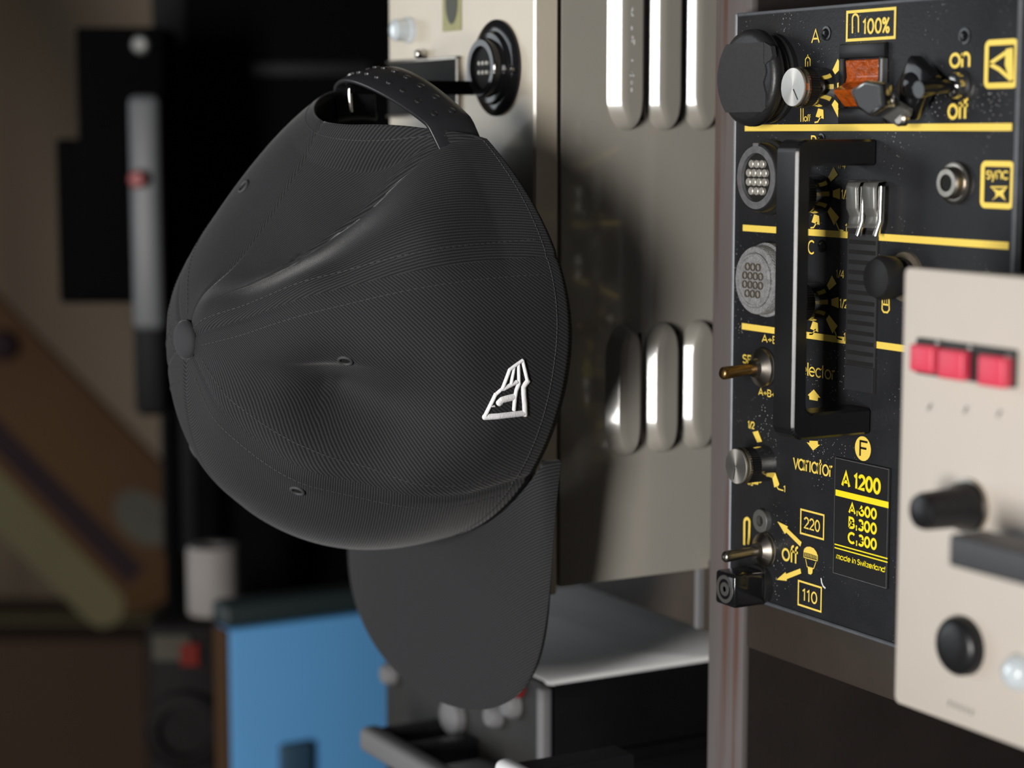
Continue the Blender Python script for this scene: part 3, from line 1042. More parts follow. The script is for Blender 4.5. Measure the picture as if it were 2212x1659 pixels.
# toggle switches at the left edge
def toggle(px, py, rn, lever, tip_drop, lr):
    c_ = on_y(px, py, YP)
    t = G().lathe(c_, OUT, [(0, rn * 1.06), (.0008, rn * 1.06), (.0010, rn), (.0022, rn * .97), (.0030, rn * .80), (.0044, rn * .52), (.0060, rn * .44)], 48).obj('toggle_switch', M['nickel'], black, origin=c_, smooth=28)
    n = 10
    pts_, rr_ = [], []
    for i in range(n + 1):
        u = i / n
        pts_.append(c_ + OUT * (.004 + .0155 * u) + Vector((-.0006 * u, 0, -tip_drop * u)))
        rr_.append(lr * (.72 + .28 * u))
    pts_ += [pts_[-1] + OUT * .0009 + Vector((0, 0, -.0001)), pts_[-1] + OUT * .0015, pts_[-1] + OUT * .0018]
    rr_ += [lr * .92, lr * .65, lr * .25]
    G().tube(pts_, rr_, 20).obj('toggle_lever', lever, t, smooth=60)
    return t


toggle(1651, 794, .0079, M['brass'], .0012, .0027)
toggle(1655, 1187, .0071, M['nickel'], .0010, .0024)

# threaded post above the lower toggle
c = on_y(1652, 1124, YP)
G().lathe(c, OUT, [(0, .0046), (.0024, .0048), (.0027, .0046), (.0027, .0023), (.0008, .0022)], 36, cap=False).obj('threaded_post', M['greymet'], black, origin=c, smooth=35)
G().lathe(c, OUT, [(.0003, .0024), (.0009, .0024)], 24).obj('post_hole', M['void'], bpy.data.objects['threaded_post'])

# square push button
c = on_y(1644, 1262, YP)
hs = .0070
sq = G().box((c.x - hs, YP - .0185, c.z - hs), (c.x + hs, YP - .003, c.z + hs), .0016, 4).obj('push_button', M['gloss'], black, smooth=50)
G().lathe(c, OUT, [(0, .0085), (.0034, .0083)], 36).obj('button_base', M['rubber'], sq, smooth=35)
G().lathe(c, OUT, [(.0184, .0059), (.0187, .0056), (.0187, .0043), (.0184, .0041), (.0184, .0030), (.0187, .0028), (.0187, .0012), (.0185, .0011)], 40).obj('button_rings', M['ringgrey'], sq, smooth=30)

# carrying handle
HX1 = on_y(1895, 320, YP).x
HX0 = HX1 - .0128
HYF = YP - .0375
zt = on_x(1720, 301, HX1).z
zb = on_x(1720, 952, HX1).z
ho = []


def fil(cx, cz, r_, a0, a1, n=6):
    return [(cx + r_ * math.cos(R(a0 + (a1 - a0) * i / n)), cz + r_ * math.sin(R(a0 + (a1 - a0) * i / n))) for i in range(n + 1)]


ro, ri, at, bt = .0050, .0030, .0098, .0066
out = [(YP, zt)] + fil(HYF + ro, zt - ro, ro, 90, 180) + fil(HYF + ro, zb + ro, ro, 180, 270) + [(YP, zb)]
inn = [(YP, zb + at)] + fil(HYF + bt + ri, zb + at + ri, ri, 270, 180) + fil(HYF + bt + ri, zt - at - ri, ri, 180, 90) + [(YP, zt - at)]
G().prism(out + inn, lambda u, v, d: Vector((d, u, v)), HX0, HX1, .0009, 1).obj('carry_handle', M['handleblk'], black, smooth=25)

# fader slot: slotted strip, clear end piece and the two-pronged slide
x0, zt = sh.p(1838, 388)
x1 = sh.p(1898, 600)[0]
zb = sh.p(1838, 842)[1]
st = G().box((x0, YP - .0012, zb), (x1, YP, zt), .0003).obj('fader_strip', M['fader'], black, smooth=40)
zs = sh.p(1840, 495)[1]
n = 0
zlast = sh.p(1840, 777)[1]
while zs > zlast:
    sl = .0016
    G().box((x0 + .0012, YP - .00135, zs - sl), (x1 - .0006, YP - .0006, zs), .0001).obj('slot', M['void'], st)
    zs -= .00385
G().box((x0 + .0006, YP - .0018, zb + .0002), (x1, YP - .0010, zlast - .0018), .0002).obj('end_window', M['window'], st, label='smoky clear end piece')
for pa_, pb_ in ((1831, 1862), (1866, 1901)):
    xa, xb = on_y(pa_, 440, YP - .006).x, on_y(pb_, 440, YP - .006).x
    za = on_y(pa_, 390, YP - .006).z
    zc = on_y(pa_, 510, YP - .006).z
    L_ = za - zc
    path = [(.0012, za), (.0062, za - .0006), (.0072, za - .0025), (.0068, za - L_ * .50), (.0052, za - L_ * .64), (.0058, za - L_ * .78), (.0072, za - L_ * .84)]
    poly = [(a, b_) for a, b_ in path] + [(a - .0016, b_ - .0003) for a, b_ in path[::-1]]
    pr = G().prism(poly, lambda u, v, d: Vector((d, YP - u, v)), xa, xb - .0024, .0003, 1).obj('slide_prong', M['greymet'], st, smooth=50)
    G().tube([Vector((xb - .0016, YP - .004, za - L_ * .1)), Vector((xb - .0016, YP - .0042, za - L_ * .72)), Vector((xb - .0030, YP - .0052, za - L_ * .98))], .0013, 12).obj('prong_rod', M['chrome'], pr, smooth=60)

# dark terminal knob, half behind the pale unit
c = on_y(1958, 598, YP)
tk = G().lathe(c, OUT, [(0, .0068), (.003, .0066), (.0035, .0050), (.006, .0050), (.0068, .0078), (.0120, .0082), (.0146, .0070), (.0152, .0045)], 40).obj('terminal_knob', M['rubber'], black, origin=c, smooth=40)
G().lathe(c, OUT, [(0, .0095), (.0012, .0092)], 40).obj('terminal_collar', M['smoke'], tk, smooth=35)

#@@PALE
# ------------------------------------------------------------------ pale cream unit in the right foreground
YC = 0.428
CX0 = on_y(1946, 900, YC).x
CZ1 = on_y(1955, 577, YC).z
CZ0 = on_y(1942, 1520, YC).z
cream = thing('flash_generator', (CX0 + .1, .6, SH_TOP), 'pale cream panel with three red push buttons, nearest at the right edge', 'flash generator')
rc = .0022
xr = CX0 + .20
q = []
for cx, cz_, a0 in ((xr - rc, CZ1 - rc, 0), (CX0 + rc, CZ1 - rc, 90), (CX0 + rc, CZ0 + rc, 180), (xr - rc, CZ0 + rc, 270)):
    q += arc(cx, cz_, rc, rc, a0, a0 + 90, 6)
G().prism(q, lambda u, v, d: Vector((u, YC + d, v)), 0, .004, .0006, 2).obj('front_panel', M['cream'], cream, smooth=40)
G().box((CX0 + .004, YC + .004, CZ0 + .002), (xr - .004, .85, CZ1 - .003), .002).obj('casing', M['greyen'], cream, smooth=40)
for fx in (CX0 + .02, xr - .02):
    for fy in (.56, .80):
        G().lathe(Vector((fx, fy, SH_TOP)), (0, 0, 1), [(0, .009), (CZ0 + .002 - SH_TOP, .010)], 24).obj('foot', M['rubber'], cream, smooth=35)
shc = Sheet(YC, cream)
h0 = shc.p(1984, 812)
h1 = shc.p(2202, 728)
hz1 = shc.p(1984, 728)[1]
hz0 = shc.p(1984, 806)[1]
hou = G()
hou.box((h0[0], YC - .0016, hz0), (h1[0], YC, hz1), .0006)
hous = hou.obj('button_housing', M['housing'], cream, smooth=40)
for xl, xr_, yt, yb in ((1962, 2012, 742, 801), (2022, 2078, 752, 816), (2108, 2166, 765, 832)):
    yb_ = YC - .0062
    a = on_y(xl, yb, yb_)
    b = on_y(xr_, yb, yb_)
    t_ = on_y(xl, yt, yb_)
    G().box((a.x, yb_, a.z), (b.x, YC - .002, t_.z), .0010, 3).obj('push_button', M['red'], hous, smooth=50, label='red push button')
for px, py in ((2028, 742), (2098, 752)):
    c = on_y(px, py, YC - .0017)
    G().lathe(c, OUT, [(0, .0012), (.0006, .0008)], 16).obj('housing_rivet', M['nickel'], hous, smooth=40)
G().box((h1[0] - .0022, YC - .0036, hz0 + .001), (h1[0] - .0008, YC - .0012, hz1 - .0015), .0003).obj('housing_end', M['silver'], hous)
for px, py in ((2010, 880), (2088, 886), (2160, 894)):
    g = G()
    a = shc.p(px, py)
    ribbon(g, [(a[0] - .0010, a[1] - .0010), (a[0] + .0006, a[1] + .0012)], .0010, YC - .00025)
    g.obj('printed_mark', M['print'], cream)
# knob with a metal ring
c = on_y(2094, 1093, YC)
kn = G().lathe(c, OUT, [(.0010, .0076), (.0040, .0074), (.0060, .0062), (.0180, .0058), (.0196, .0052), (.0202, .0040)], 48).obj('knob', M['black'], cream, origin=c, smooth=40)
G().lathe(c, OUT, [(0, .0088), (.0012, .0086)], 48).obj('knob_ring', M['nickel'], kn, origin=c, smooth=35)
# bar handle
ha = on_y(2047, 1222, YC - .032)
hb_ = on_y(2047, 1152, YC - .032)
hn = G().box((ha.x, YC - .032, ha.z), (CX0 + .19, YC - .018, hb_.z), .0012, 3).obj('bar_handle', M['handlegrey'], cream, smooth=45)
for fx in (ha.x + .030, CX0 + .16):
    G().box((fx, YC - .020, ha.z + .001), (fx + .012, YC, hb_.z - .001), .0008).obj('handle_post', M['black'], hn, smooth=40)
# round black socket
c = on_y(2082, 1394, YC)
rs = G().lathe(c, OUT, [(0, .0094), (.0030, .0092), (.0042, .0084), (.0050, .0070), (.0054, .0040)], 48).obj('round_socket', M['black'], cream, origin=c, smooth=35)
# lens at the right edge
c = on_y(2206, 1452, YC)
G().lathe(c, OUT, [(0, .0056), (.002, .0055), (.0045, .004), (.0055, .0015)], 32).obj('signal_lens', M['led'], cream, origin=c, smooth=60)
for i in range(5):
    a = shc.p(2050 + i * 12, 1518 + i * 5)
    g = G()
    ribbon(g, [(a[0], a[1] - .0009), (a[0] + .0008, a[1] + .0009)], .0009, YC - .00025)
    g.obj('printed_mark', M['print'], cream)

#@@LOUV
# ------------------------------------------------------------------ cream-fronted unit with louvred grey side, behind the cap
YL = 0.4365
LX1 = on_y(1154, 300, YL).x
LX0 = on_y(839, 60, YL).x
LZ0 = on_x(1205, 1284, LX1).z
LZ1 = on_x(1155, -150, LX1).z
louv = thing('flash_generator', ((LX0 + LX1) / 2, .6, SH_TOP), 'cream fronted unit with louvred grey side, behind the hanging cap', 'flash generator')
YFL = on_x(1207, 300, LX1).y
G().box((LX0, YL, LZ0), (LX1, YFL, LZ1), .0010, 1).obj('front_panel', M['cream_old'], louv, smooth=25)
GX = LX1 - .0015
G().box((LX0 + .004, YFL, LZ0 + .008), (LX1 - .006, YFL + .004, LZ1 - .004)).obj('gap_shade', M['void'], louv)  # near-black filler stands for the shade in the gap behind the panel
SIDE_Z0 = on_x(1257, 1263, GX).z
G().box((LX0 + .002, YFL + .0022, SIDE_Z0), (GX, .88, LZ1 - .002), .0008).obj('casing', M['greyen'], louv, smooth=40, label='grey enamelled casing')
for fx in (LX0 + .02, GX - .03):
    for fy in (.56, .80):
        G().lathe(Vector((fx, fy, SH_TOP)), (0, 0, 1), [(0, .009), (SIDE_Z0 + .001 - SH_TOP, .010)], 24).obj('foot', M['rubber'], louv, smooth=35)


def flank(t):
    """height of the pressed flank: a straight slope easing into the flat crown"""
    if t < .72:
        return .90 * t / .72
    return min(1.0, .90 + .10 * math.sin(min(1, (t - .72) / .45) * math.pi / 2))


def louvre(y0, y1, z0, z1, hgt=.0056, rr=.00683):
    """pressed louvre: rounded shell that rises from the near side and stops at an open slot"""
    nz, ny = 70, 26
    vs, fs = [], []
    wd_ = y1 - y0
    for i in range(nz + 1):
        t = i / nz
        t = .5 - .5 * math.cos(math.pi * t)
        z = z0 + (z1 - z0) * t
        e = min(z - z0, z1 - z)
        cr_ = wd_ * .95
        ins = 0
        if e < cr_:
            ins = cr_ - math.sqrt(max(0, cr_ ** 2 - (cr_ - e) ** 2))
        yl = y0 + ins * .62
        yr = y1 - ins * .38
        for j in range(ny + 1):
            u = j / ny
            y = yl + (yr - yl) * u
            de = min(1.0, e / (rr * 1.15))
            dl = max(0.0, (y - yl) / rr)
            dr = min(1.0, (yr - y) / .0012 + .25)
            hh = hgt * flank(dl) * math.sqrt(max(0, 1 - (1 - de) ** 2)) * math.sqrt(max(0, 1 - (1 - dr) ** 2))
            vs.append((GX + hh, y, z))
    for i in range(nz):
        for j in range(ny):
            a = i * (ny + 1) + j
            fs.append((a, a + 1, a + ny + 2, a + ny + 1))
    lo_ = mesh('louvre', vs, fs, M['greyen'], louv, smooth=60)
    G().box((GX - .0002, y1 - .0012, z0 + .0045), (GX + .0004, y1 + .0030, z1 - .0045), .0003).obj('louvre_slot', M['void'], lo_)
    return lo_


lz = [on_x(1340, y_, GX).z for y_ in (282, 700, 986)]
for k, (pa_, pb_) in enumerate(((1310, 1376), (1391, 1457), (1470, 1536))):
    ya, yb = on_x(pa_, 400, GX).y, on_x(pb_, 400, GX).y
    louvre(ya, yb, lz[0], lz[0] + .078)
    louvre(ya, yb, lz[2], lz[1])
rnd = random.Random(3)
g = G()
yc_ = on_x(1351, 150, GX).y
for k in range(16):
    z_ = lz[0] + .004 + .052 * rnd.random() ** .8
    y_ = yc_ + rnd.uniform(-.0009, .0009)
    a_, b_ = rnd.uniform(.0002, .0006), rnd.uniform(.0004, .0014)
    g.add([(GX + .00566, y_ + a_ * math.cos(t_), z_ + b_ * math.sin(t_)) for t_ in [i * math.pi / 4 + .3 * rnd.random() for i in range(8)]], [tuple(range(8))])
g.obj('paint_chips', M['chip'], louv, label='chipped paint on louvre')
# front fittings
shl = Sheet(YL, louv)
c = on_y(1075, 147, YL)
rk = G().lathe(c, OUT, [(0, .0208), (.0012, .0208), (.0020, .0198), (.0026, .0160), (.0040, .0150), (.0046, .0150), (.0050, .0128), (.0082, .0126), (.0088, .0120), (.0088, .0094), (.0060, .0092)], 64).obj('round_socket', M['gloss'], louv, origin=c, smooth=30)
G().lathe(c, OUT, [(.0058, .0092), (.0066, .0090)], 40).obj('socket_insert', M['void'], rk, origin=c)
for i in range(3):
    for j in range(2):
        G().lathe(c + Vector((-.0035 + .0035 * i, 0, -.002 + .004 * j)), OUT, [(.0062, .0011), (.0076, .0009)], 12).obj('pin_contact', M['pin'], rk, smooth=40)
G().lathe(c + Vector((.0172, 0, -.001)), OUT, [(.0015, .0016), (.0030, .0014), (.0034, .0006)], 16).obj('socket_screw', M['nickel'], rk, smooth=40)
c = on_y(887, 66, YL)
G().lathe(c, OUT, [(0, .0062), (.002, .0060), (.0024, .0052), (.0085, .0050), (.0098, .0036), (.0102, .001)], 32).obj('signal_lens', M['led'], louv, origin=c, smooth=45)
g = G()
a, b = shl.p(957, 69), shl.p(998, 69)
flat(g, [(a[0], a[1]), (b[0], a[1]), (b[0], a[1] + .03), (a[0], a[1] + .03)], YL - .0003)
stk = g.obj('sticker', M['sticker'], louv)
g = G()
cx, cz_ = (a[0] + b[0]) / 2, a[1] + .0135
flat(g, arc(cx, cz_, (b[0] - a[0]) * .32, .0105, 0, 350, 30), YL - .0005)
g.obj('sticker_emblem', M['sticker2'], stk)
# recessed bracket with a bright frame, and the hook the cap hangs on
f0, f1 = shl.p(842, 252), shl.p(997, 250)
fz1 = shl.p(997, 121)[1]
fz0 = shl.p(997, 252)[1]
rec = G().box((f0[0], YL - .0008, fz0), (f1[0], YL + .002, fz1), .0006).obj('latch_recess', M['void'], louv)
g = G()
t_ = .0013
for lo, hi in (((f0[0], YL - .002, fz1 - t_), (f1[0], YL, fz1)), ((f0[0], YL - .002, fz0), (f1[0], YL, fz0 + t_)), ((f1[0] - t_ * 1.6, YL - .002, fz0), (f1[0], YL, fz1))):
    g.box(lo, hi, .0003)
g.obj('recess_frame', M['nickel'], rec, smooth=40)
for px, py in ((913, 117), (917, 239)):
    c = on_y(px, py, YL - .002)
    G().lathe(c, OUT, [(-.001, .0021), (.0026, .0021), (.0038, .0014), (.0042, .0005)], 18).obj('frame_screw', M['chrome'], rec, smooth=50)
hk = G()
HXK = -0.800
hz = on_x(775, 172, HXK)
HYK = on_x(757, 190, HXK).y
hzb = on_x(757, 242, HXK).z
hk.box((HXK - .004, HYK, hz.z - .006), (HXK + .004, YL, hz.z), .001)
hook = hk.obj('hook_arm', M['cloth_black'], louv, smooth=40)
G().tube([Vector((HXK, HYK, hz.z + .002)), Vector((HXK, HYK - .0005, hz.z - .006)), Vector((HXK, HYK, hzb))], .0010, 14).obj('hook_tip', M['chrome'], hook, smooth=60)

#@@LOW
# ------------------------------------------------------------------ dark unit on the lower shelf
YB = 0.4700
BX1 = -0.80
BX0 = -0.97
BZ1 = on_x(1530, 1420, BX1).z
BZ0 = SH_BOT - .33
low = thing('flash_generator', ((BX0 + BX1) / 2, .6, BZ0), 'dark grey unit with silver corner trim on the lower shelf, under the cap brim', 'flash generator')
G().box((BX0, YB, BZ0 + .01), (BX1, YB + .006, BZ1), .003, 3).obj('front_panel', M['unit_face'], low, smooth=45)
G().box((BX0 + .002, YB + .006, BZ0 + .008), (BX1 - .0001, .90, BZ1 - .002), .0012).obj('casing', M['dark_unit'], low, smooth=40)
G().box((BX0 + .002, YB + .002, BZ1 - .0025), (BX1 - .0003, .90, BZ1 + .0005), .0008, 1).obj('lid', M['unit_top'], low, smooth=45, label='grey enamelled lid')
G().box((BX1 - .0045, YB - .0016, BZ0 + .012), (BX1 + .0012, YB + .0045, BZ1 - .003), .0015, 3).obj('corner_trim', M['dullgrey'], low, smooth=45)
for k in range(4):
    zz = BZ1 - .045 - .026 * k
    G().box((BX1 - .001, YB + .03, zz), (BX1 + .0022, .80, zz + .007), .002, 2).obj('side_rib', M['dark_unit'], low, smooth=40)
c = on_y(1118, 1474, YB)
G().lathe(c, OUT, [(0, .0075), (.003, .0072), (.006, .005), (.007, .002)], 28).obj('red_lamp', M['redlamp'], low, origin=c, smooth=50)
for px, py, rr, mm in ((985, 1545, .010, 'dullgrey'), (1112, 1520, .007, 'dullgrey'), (848, 1455, .006, 'dullgrey'), (1075, 1545, .006, 'dullgrey')):
    c = on_y(px, py, YB)
    G().lathe(c, OUT, [(0, rr), (.004, rr * .95), (.006, rr * .7)], 28).obj('dial', M[mm], low, origin=c, smooth=40)
ya_ = YB - .045
a = on_y(772, 1568, ya_)
hh = G().box((a.x, ya_, a.z - .013), (BX1 - .012, ya_ + .012, a.z), .004, 4).obj('bar_handle', M['dullgrey'], low, smooth=50)
for fx in (a.x + .004, BX1 - .075):
    G().box((fx, ya_ + .010, a.z - .012), (fx + .012, YB, a.z - .001), .001).obj('handle_post', M['black'], hh, smooth=40)
ya_ = YB - .060
a = on_y(1062, 1638, ya_)
G().box((a.x, ya_, a.z - .014), (a.x + .03, ya_ + .010, a.z), .004, 4).obj('white_key', M['white'], low, smooth=50)
G().box((a.x + .004, ya_ + .009, a.z - .012), (a.x + .02, YB, a.z - .002), .001).obj('key_stem', M['black'], low)
for fx in (BX0 + .02, BX1 - .03):
    for fy in (.55, .82):
        G().lathe(Vector((fx, fy, BZ0)), (0, 0, 1), [(0, .009), (.011, .010)], 24).obj('foot', M['rubber'], low, smooth=35)

#@@CAP
# ------------------------------------------------------------------ the cap
CO = at_d(998, 660, 0.886)
HH = 0.130
CA, CB = 0.101, 0.084
F_AP = 0.008
_y, _r = R(4), R(-12)
_U = Vector((math.sin(_y), -math.cos(_y), 0))
_L0 = Vector((math.cos(_y), math.sin(_y), 0))
_F0 = Vector((0, 0, -1))
_F = _F0 * math.cos(_r) + _L0 * math.sin(_r)
_L = _L0 * math.cos(_r) - _F0 * math.sin(_r)
capo = thing('baseball_cap', CO, 'black twill baseball cap with white embroidered emblem, hung brim down by its back strap', 'cap')


def c2w(f, l, h):
    return CO + _F * f + _L * l + _U * h


def h_rim(th):
    c_ = math.cos(th)
    return .040 * max(0, -c_) ** 2 + .011 * max(0, c_) ** 2


def crown_pt(th, s):
    c_, s_ = math.cos(th), math.sin(th)
    fr, bk = max(0, c_) ** 1.2, max(0, -c_) ** 1.2
    n = 2.35 + .15 * fr - .95 * bk
    ph = s * math.pi / 2
    rho = math.cos(ph) ** (2 / n) if s < 1 else 0
    h = math.sin(ph) ** (2 / n)
    rho *= 1 + .045 * math.sin(math.pi * min(1, h * 1.3))
    hr = h_rim(th)
    f = F_AP * h ** 2 + CA * c_ * rho
    l = CB * s_ * rho
    return c2w(f, l, hr + (HH - hr) * h)


HOLE_W = R(33)
HOLE_S = .36


def s_start(th):
    d = abs(((th - math.pi + math.pi) % (2 * math.pi)) - math.pi)
    if d >= HOLE_W:
        return 0.0
    return HOLE_S * math.sqrt(max(0, 1 - (d / HOLE_W) ** 2))


SEAMS = [0, 58, 115, 180, 245, 302, 360]
NS = 110
thetas = []
for a, b in zip(SEAMS[:-1], SEAMS[1:]):
    k = int((b - a) / 1.25)
    thetas += [a + (b - a) * i / k for i in range(k)]
NT = len(thetas)


def panel_of(deg):
    for i in range(6):
        if SEAMS[i] <= deg < SEAMS[i + 1]:
            return i
    return 5


def project(p):
    d = p - CAM
    z = d.dot(FWD)
    return (PW / 2 + FPX * d.dot(RT) / z, PH / 2 - FPX * d.dot(UP) / z)


grid = []
for i, dg in enumerate(thetas):
    th = R(dg)
    s0 = s_start(th)
    row = []
    for j in range(NS + 1):
        s = s0 + (1 - s0) * j / NS
        row.append(crown_pt(th, s))
    grid.append(row)


def grid_normals(gr):
    nn = []
    for i in range(NT):
        r_ = []
        for j in range(NS + 1):
            a = gr[(i + 1) % NT][j] - gr[(i - 1) % NT][j]
            b = gr[i][min(NS, j + 1)] - gr[i][max(0, j - 1)]
            n_ = a.cross(b)
            r_.append(n_.normalized() if n_.length > 1e-12 else Vector((0, -1, 0)))
        nn.append(r_)
    # orient outward
    if nn[NT // 4][NS // 3].dot(gr[NT // 4][NS // 3] - c2w(0, 0, .04)) < 0:
        nn = [[-v for v in r_] for r_ in nn]
    return nn


nrm = grid_normals(grid)


def cap_hit(px, py):
    """surface point of the undented crown seen at that pixel"""
    best, bp = 1e9, None
    for i in range(0, NT):
        if not (5 < thetas[i] < 175):
            continue
        for j in range(0, NS, 2):
            u, v = project(grid[i][j])
            d = (u - px) ** 2 + (v - py) ** 2
            if d < best and nrm[i][j].dot(CAM - grid[i][j]) > 0:
                best, bp = d, grid[i][j]
    return bp


# soft dents and ridges (place, direction of length, long radius, short radius, depth)
def dent(px, py, qx, qy, short, depth):
    a, b = cap_hit(px, py), cap_hit(qx, qy)
    return (a, b, short, depth)


dents = [dent(600, 480, 740, 400, .021, -.0125), dent(740, 400, 830, 300, .017, -.009), dent(520, 590, 640, 530, .012, -.006),
         dent(455, 655, 660, 590, .008, .0045), dent(660, 590, 880, 500, .012, .0042), dent(880, 500, 960, 330, .014, .0045),
         dent(835, 915, 730, 880, .017, -.021), dent(560, 830, 700, 880, .013, -.008), dent(500, 890, 660, 985, .010, .005), dent(660, 985, 860, 1010, .013, .006),
         dent(600, 745, 960, 775, .013, .0034), dent(900, 960, 1000, 1000, .022, .004),
         dent(1060, 330, 1120, 480, .018, -.004)]
for i in range(NT):
    for j in range(NS + 1):
        p = grid[i][j]
        off = 0
        for a, b, sh_, dp in dents:
            ab = b - a
            t = max(0, min(1, (p - a).dot(ab) / ab.length_squared))
            d2 = (p - a - ab * t).length_squared
            off += dp * math.exp(-d2 / (2 * sh_ * sh_))
        edge = min(1, j / 14)
        # seam grooves
        dg = thetas[i]
        gv = min(abs(dg - s_) for s_ in SEAMS)
        rad = (p - c2w(F_AP, 0, HH)).length
        groove = -.0007 * math.exp(-((R(gv) * rad) / .0011) ** 2)
        grid[i][j] = p + nrm[i][j] * (off * edge + groove)
nrm = grid_normals(grid)

vs, fs, uvs = [], [], []
for i in range(NT):
    vs += grid[i][:-1]
apex = sum((grid[i][NS] for i in range(NT)), Vector()) / NT
vs.append(apex)
ai = len(vs) - 1
ROT = [R(68), R(40), R(8), R(-8), R(-40), R(-68)]


def uv_of(deg, j, pn):
    mid = (SEAMS[pn] + SEAMS[pn + 1]) / 2
    s = s_start(R(min(deg, 359.99))) if deg < 360 else 0
    s = s + (1 - s) * j / NS
    rad = (CA + CB) / 2 * math.cos(s * math.pi / 2) ** .85 if s < 1 else 0
    u, v = R(deg - mid) * rad, s * .172
    a = ROT[pn]
    return (u * math.cos(a) - v * math.sin(a), u * math.sin(a) + v * math.cos(a))


for i in range(NT):
    i2 = (i + 1) % NT
    d1 = thetas[i]
    d2 = thetas[i2] if i2 else 360.0
    pn = panel_of(d1)
    for j in range(NS - 1):
        fs.append((i * NS + j, i2 * NS + j, i2 * NS + j + 1, i * NS + j + 1))
        uvs.append((uv_of(d1, j, pn), uv_of(d2, j, pn), uv_of(d2, j + 1, pn), uv_of(d1, j + 1, pn)))
    fs.append((i * NS + NS - 1, i2 * NS + NS - 1, ai))
    uvs.append((uv_of(d1, NS - 1, pn), uv_of(d2, NS - 1, pn), uv_of(d2, NS, pn)))
crown = mesh('crown', vs, fs, M['twill'], capo, origin=CO, smooth=80, uvs=uvs)
so = crown.modifiers.new('thickness', 'SOLIDIFY')
so.thickness = .0016
so.offset = 1.0
bvh = BVHTree.FromPolygons(vs, fs)


def flip_check():
    # make the shell thicken inwards whatever the winding
    p0 = crown.data.polygons[(NT // 4) * NS + NS // 3]
    return p0.normal.dot((p0.center) - Vector((0, -.04, 0))) > 0


so.offset = -1.0 if flip_check() else 1.0


def hit(px, py):
    d = ray(px, py).normalized()
    loc, n_, idx, dist = bvh.ray_cast(CAM, d)
    if loc is None:
        return None, None
    if n_.dot(d) > 0:
        n_ = -n_
    return loc, n_


def surf_ribbon(g, pts, wpx, raise_, zig=0.0, prof=5):
    """raised satin-stitched line on the crown through pixel points"""
    dense = []
    for (x0, y0), (x1, y1) in zip(pts[:-1], pts[1:]):
        n_ = max(2, int(math.hypot(x1 - x0, y1 - y0) / 1.1))
        dense += [(x0 + (x1 - x0) * i / n_, y0 + (y1 - y0) * i / n_) for i in range(n_)]
    dense.append(pts[-1])
    ext = wpx * .42
    (ax_, ay_), (bx_, by_) = pts[0], pts[1]
    l0 = math.hypot(bx_ - ax_, by_ - ay_)
    (cx_, cy_), (ex_, ey_) = pts[-2], pts[-1]
    l1 = math.hypot(ex_ - cx_, ey_ - cy_)
    ne = 7
    head = [(ax_ - (bx_ - ax_) / l0 * ext * k / ne, ay_ - (by_ - ay_) / l0 * ext * k / ne) for k in range(ne, 0, -1)]
    tail = [(ex_ + (ex_ - cx_) / l1 * ext * k / ne, ey_ + (ey_ - cy_) / l1 * ext * k / ne) for k in range(1, ne + 1)]
    dense = head + dense + tail
    nd = len(dense)
    rows = []
    for i, (x, y) in enumerate(dense):
        a = dense[max(0, i - 2)]
        b = dense[min(len(dense) - 1, i + 2)]
        dx, dy = b[0] - a[0], b[1] - a[1]
        L_ = math.hypot(dx, dy) or 1
        nx, ny = -dy / L_, dx / L_
        zz = wpx / 2 + (zig if i % 2 else -zig)
        ke = ne - i if i < ne else (i - (nd - 1 - ne) if i > nd - 1 - ne else 0)
        fe = math.sqrt(max(.02, 1 - (ke / ne) ** 2))
        zz *= fe
        row = []
        for k in range(prof):
            u = -1 + 2 * k / (prof - 1)
            loc, n_ = hit(x + nx * u * zz, y + ny * u * zz)
            if loc is None:
                row = None
                break
            row.append(loc + n_ * (raise_ * fe * (1 - abs(u) ** 2.5) + .0001))
        if row:
            rows.append(row)
    vs_ = [p for r_ in rows for p in r_]
    fs_ = []
    for i in range(len(rows) - 1):
        for k in range(prof - 1):
            a = i * prof + k
            fs_.append((a, a + 1, a + prof + 1, a + prof))
    g.add(vs_, fs_)


K8 = (1000, 740, 8.296)
logo = G()
for pts_, w_ in (([(1066, 318), (930, 412), (835, 485)], 56), ([(835, 485), (770, 660), (700, 840)], 60), ([(705, 825), (640, 880), (585, 930)], 60),
                 ([(585, 925), (530, 1040), (480, 1140), (390, 1320)], 68), ([(385, 1335), (620, 1320), (880, 1290), (1110, 1265)], 100),
                 ([(1112, 1290), (1105, 1100), (1090, 930), (1085, 790)], 88), ([(1080, 800), (1120, 740), (1160, 690)], 88), ([(1155, 690), (1120, 540), (1066, 320)], 62),
                 ([(912, 440), (890, 580), (862, 730)], 52), ([(992, 395), (998, 560), (1002, 740)], 56), ([(1002, 730), (955, 850), (930, 980), (912, 1200)], 66),
                 ([(725, 830), (830, 775), (960, 705)], 74), ([(480, 1140), (560, 1135)], 30)):
    surf_ribbon(logo, crop(pts_, *K8), w_ * 1.05 / K8[2], .0008, .35)
surf_ribbon(logo, crop([(645, 1085), (700, 1030), (780, 1005), (910, 975)], *K8), 118 / K8[2], .0007, .35, 7)
logo.obj('embroidered_emblem', M['white_thread'], capo, smooth=60, label='white embroidered emblem')

# topstitching either side of each seam and round the opening
stitch = G()


def grid_at(deg, fj):
    deg = deg % 360
    for i in range(NT):
        d1 = thetas[i]
        d2 = thetas[i + 1] if i + 1 < NT else 360
        if d1 <= deg <= d2:
            t = (deg - d1) / (d2 - d1)
            break
    i2 = (i + 1) % NT
    j = int(fj)
    j = min(j, NS - 2)
    u = fj - j
    a = grid[i][j].lerp(grid[i2][j], t)
    b = grid[i][j + 1].lerp(grid[i2][j + 1], t)
    return a.lerp(b, u), nrm[i][j]


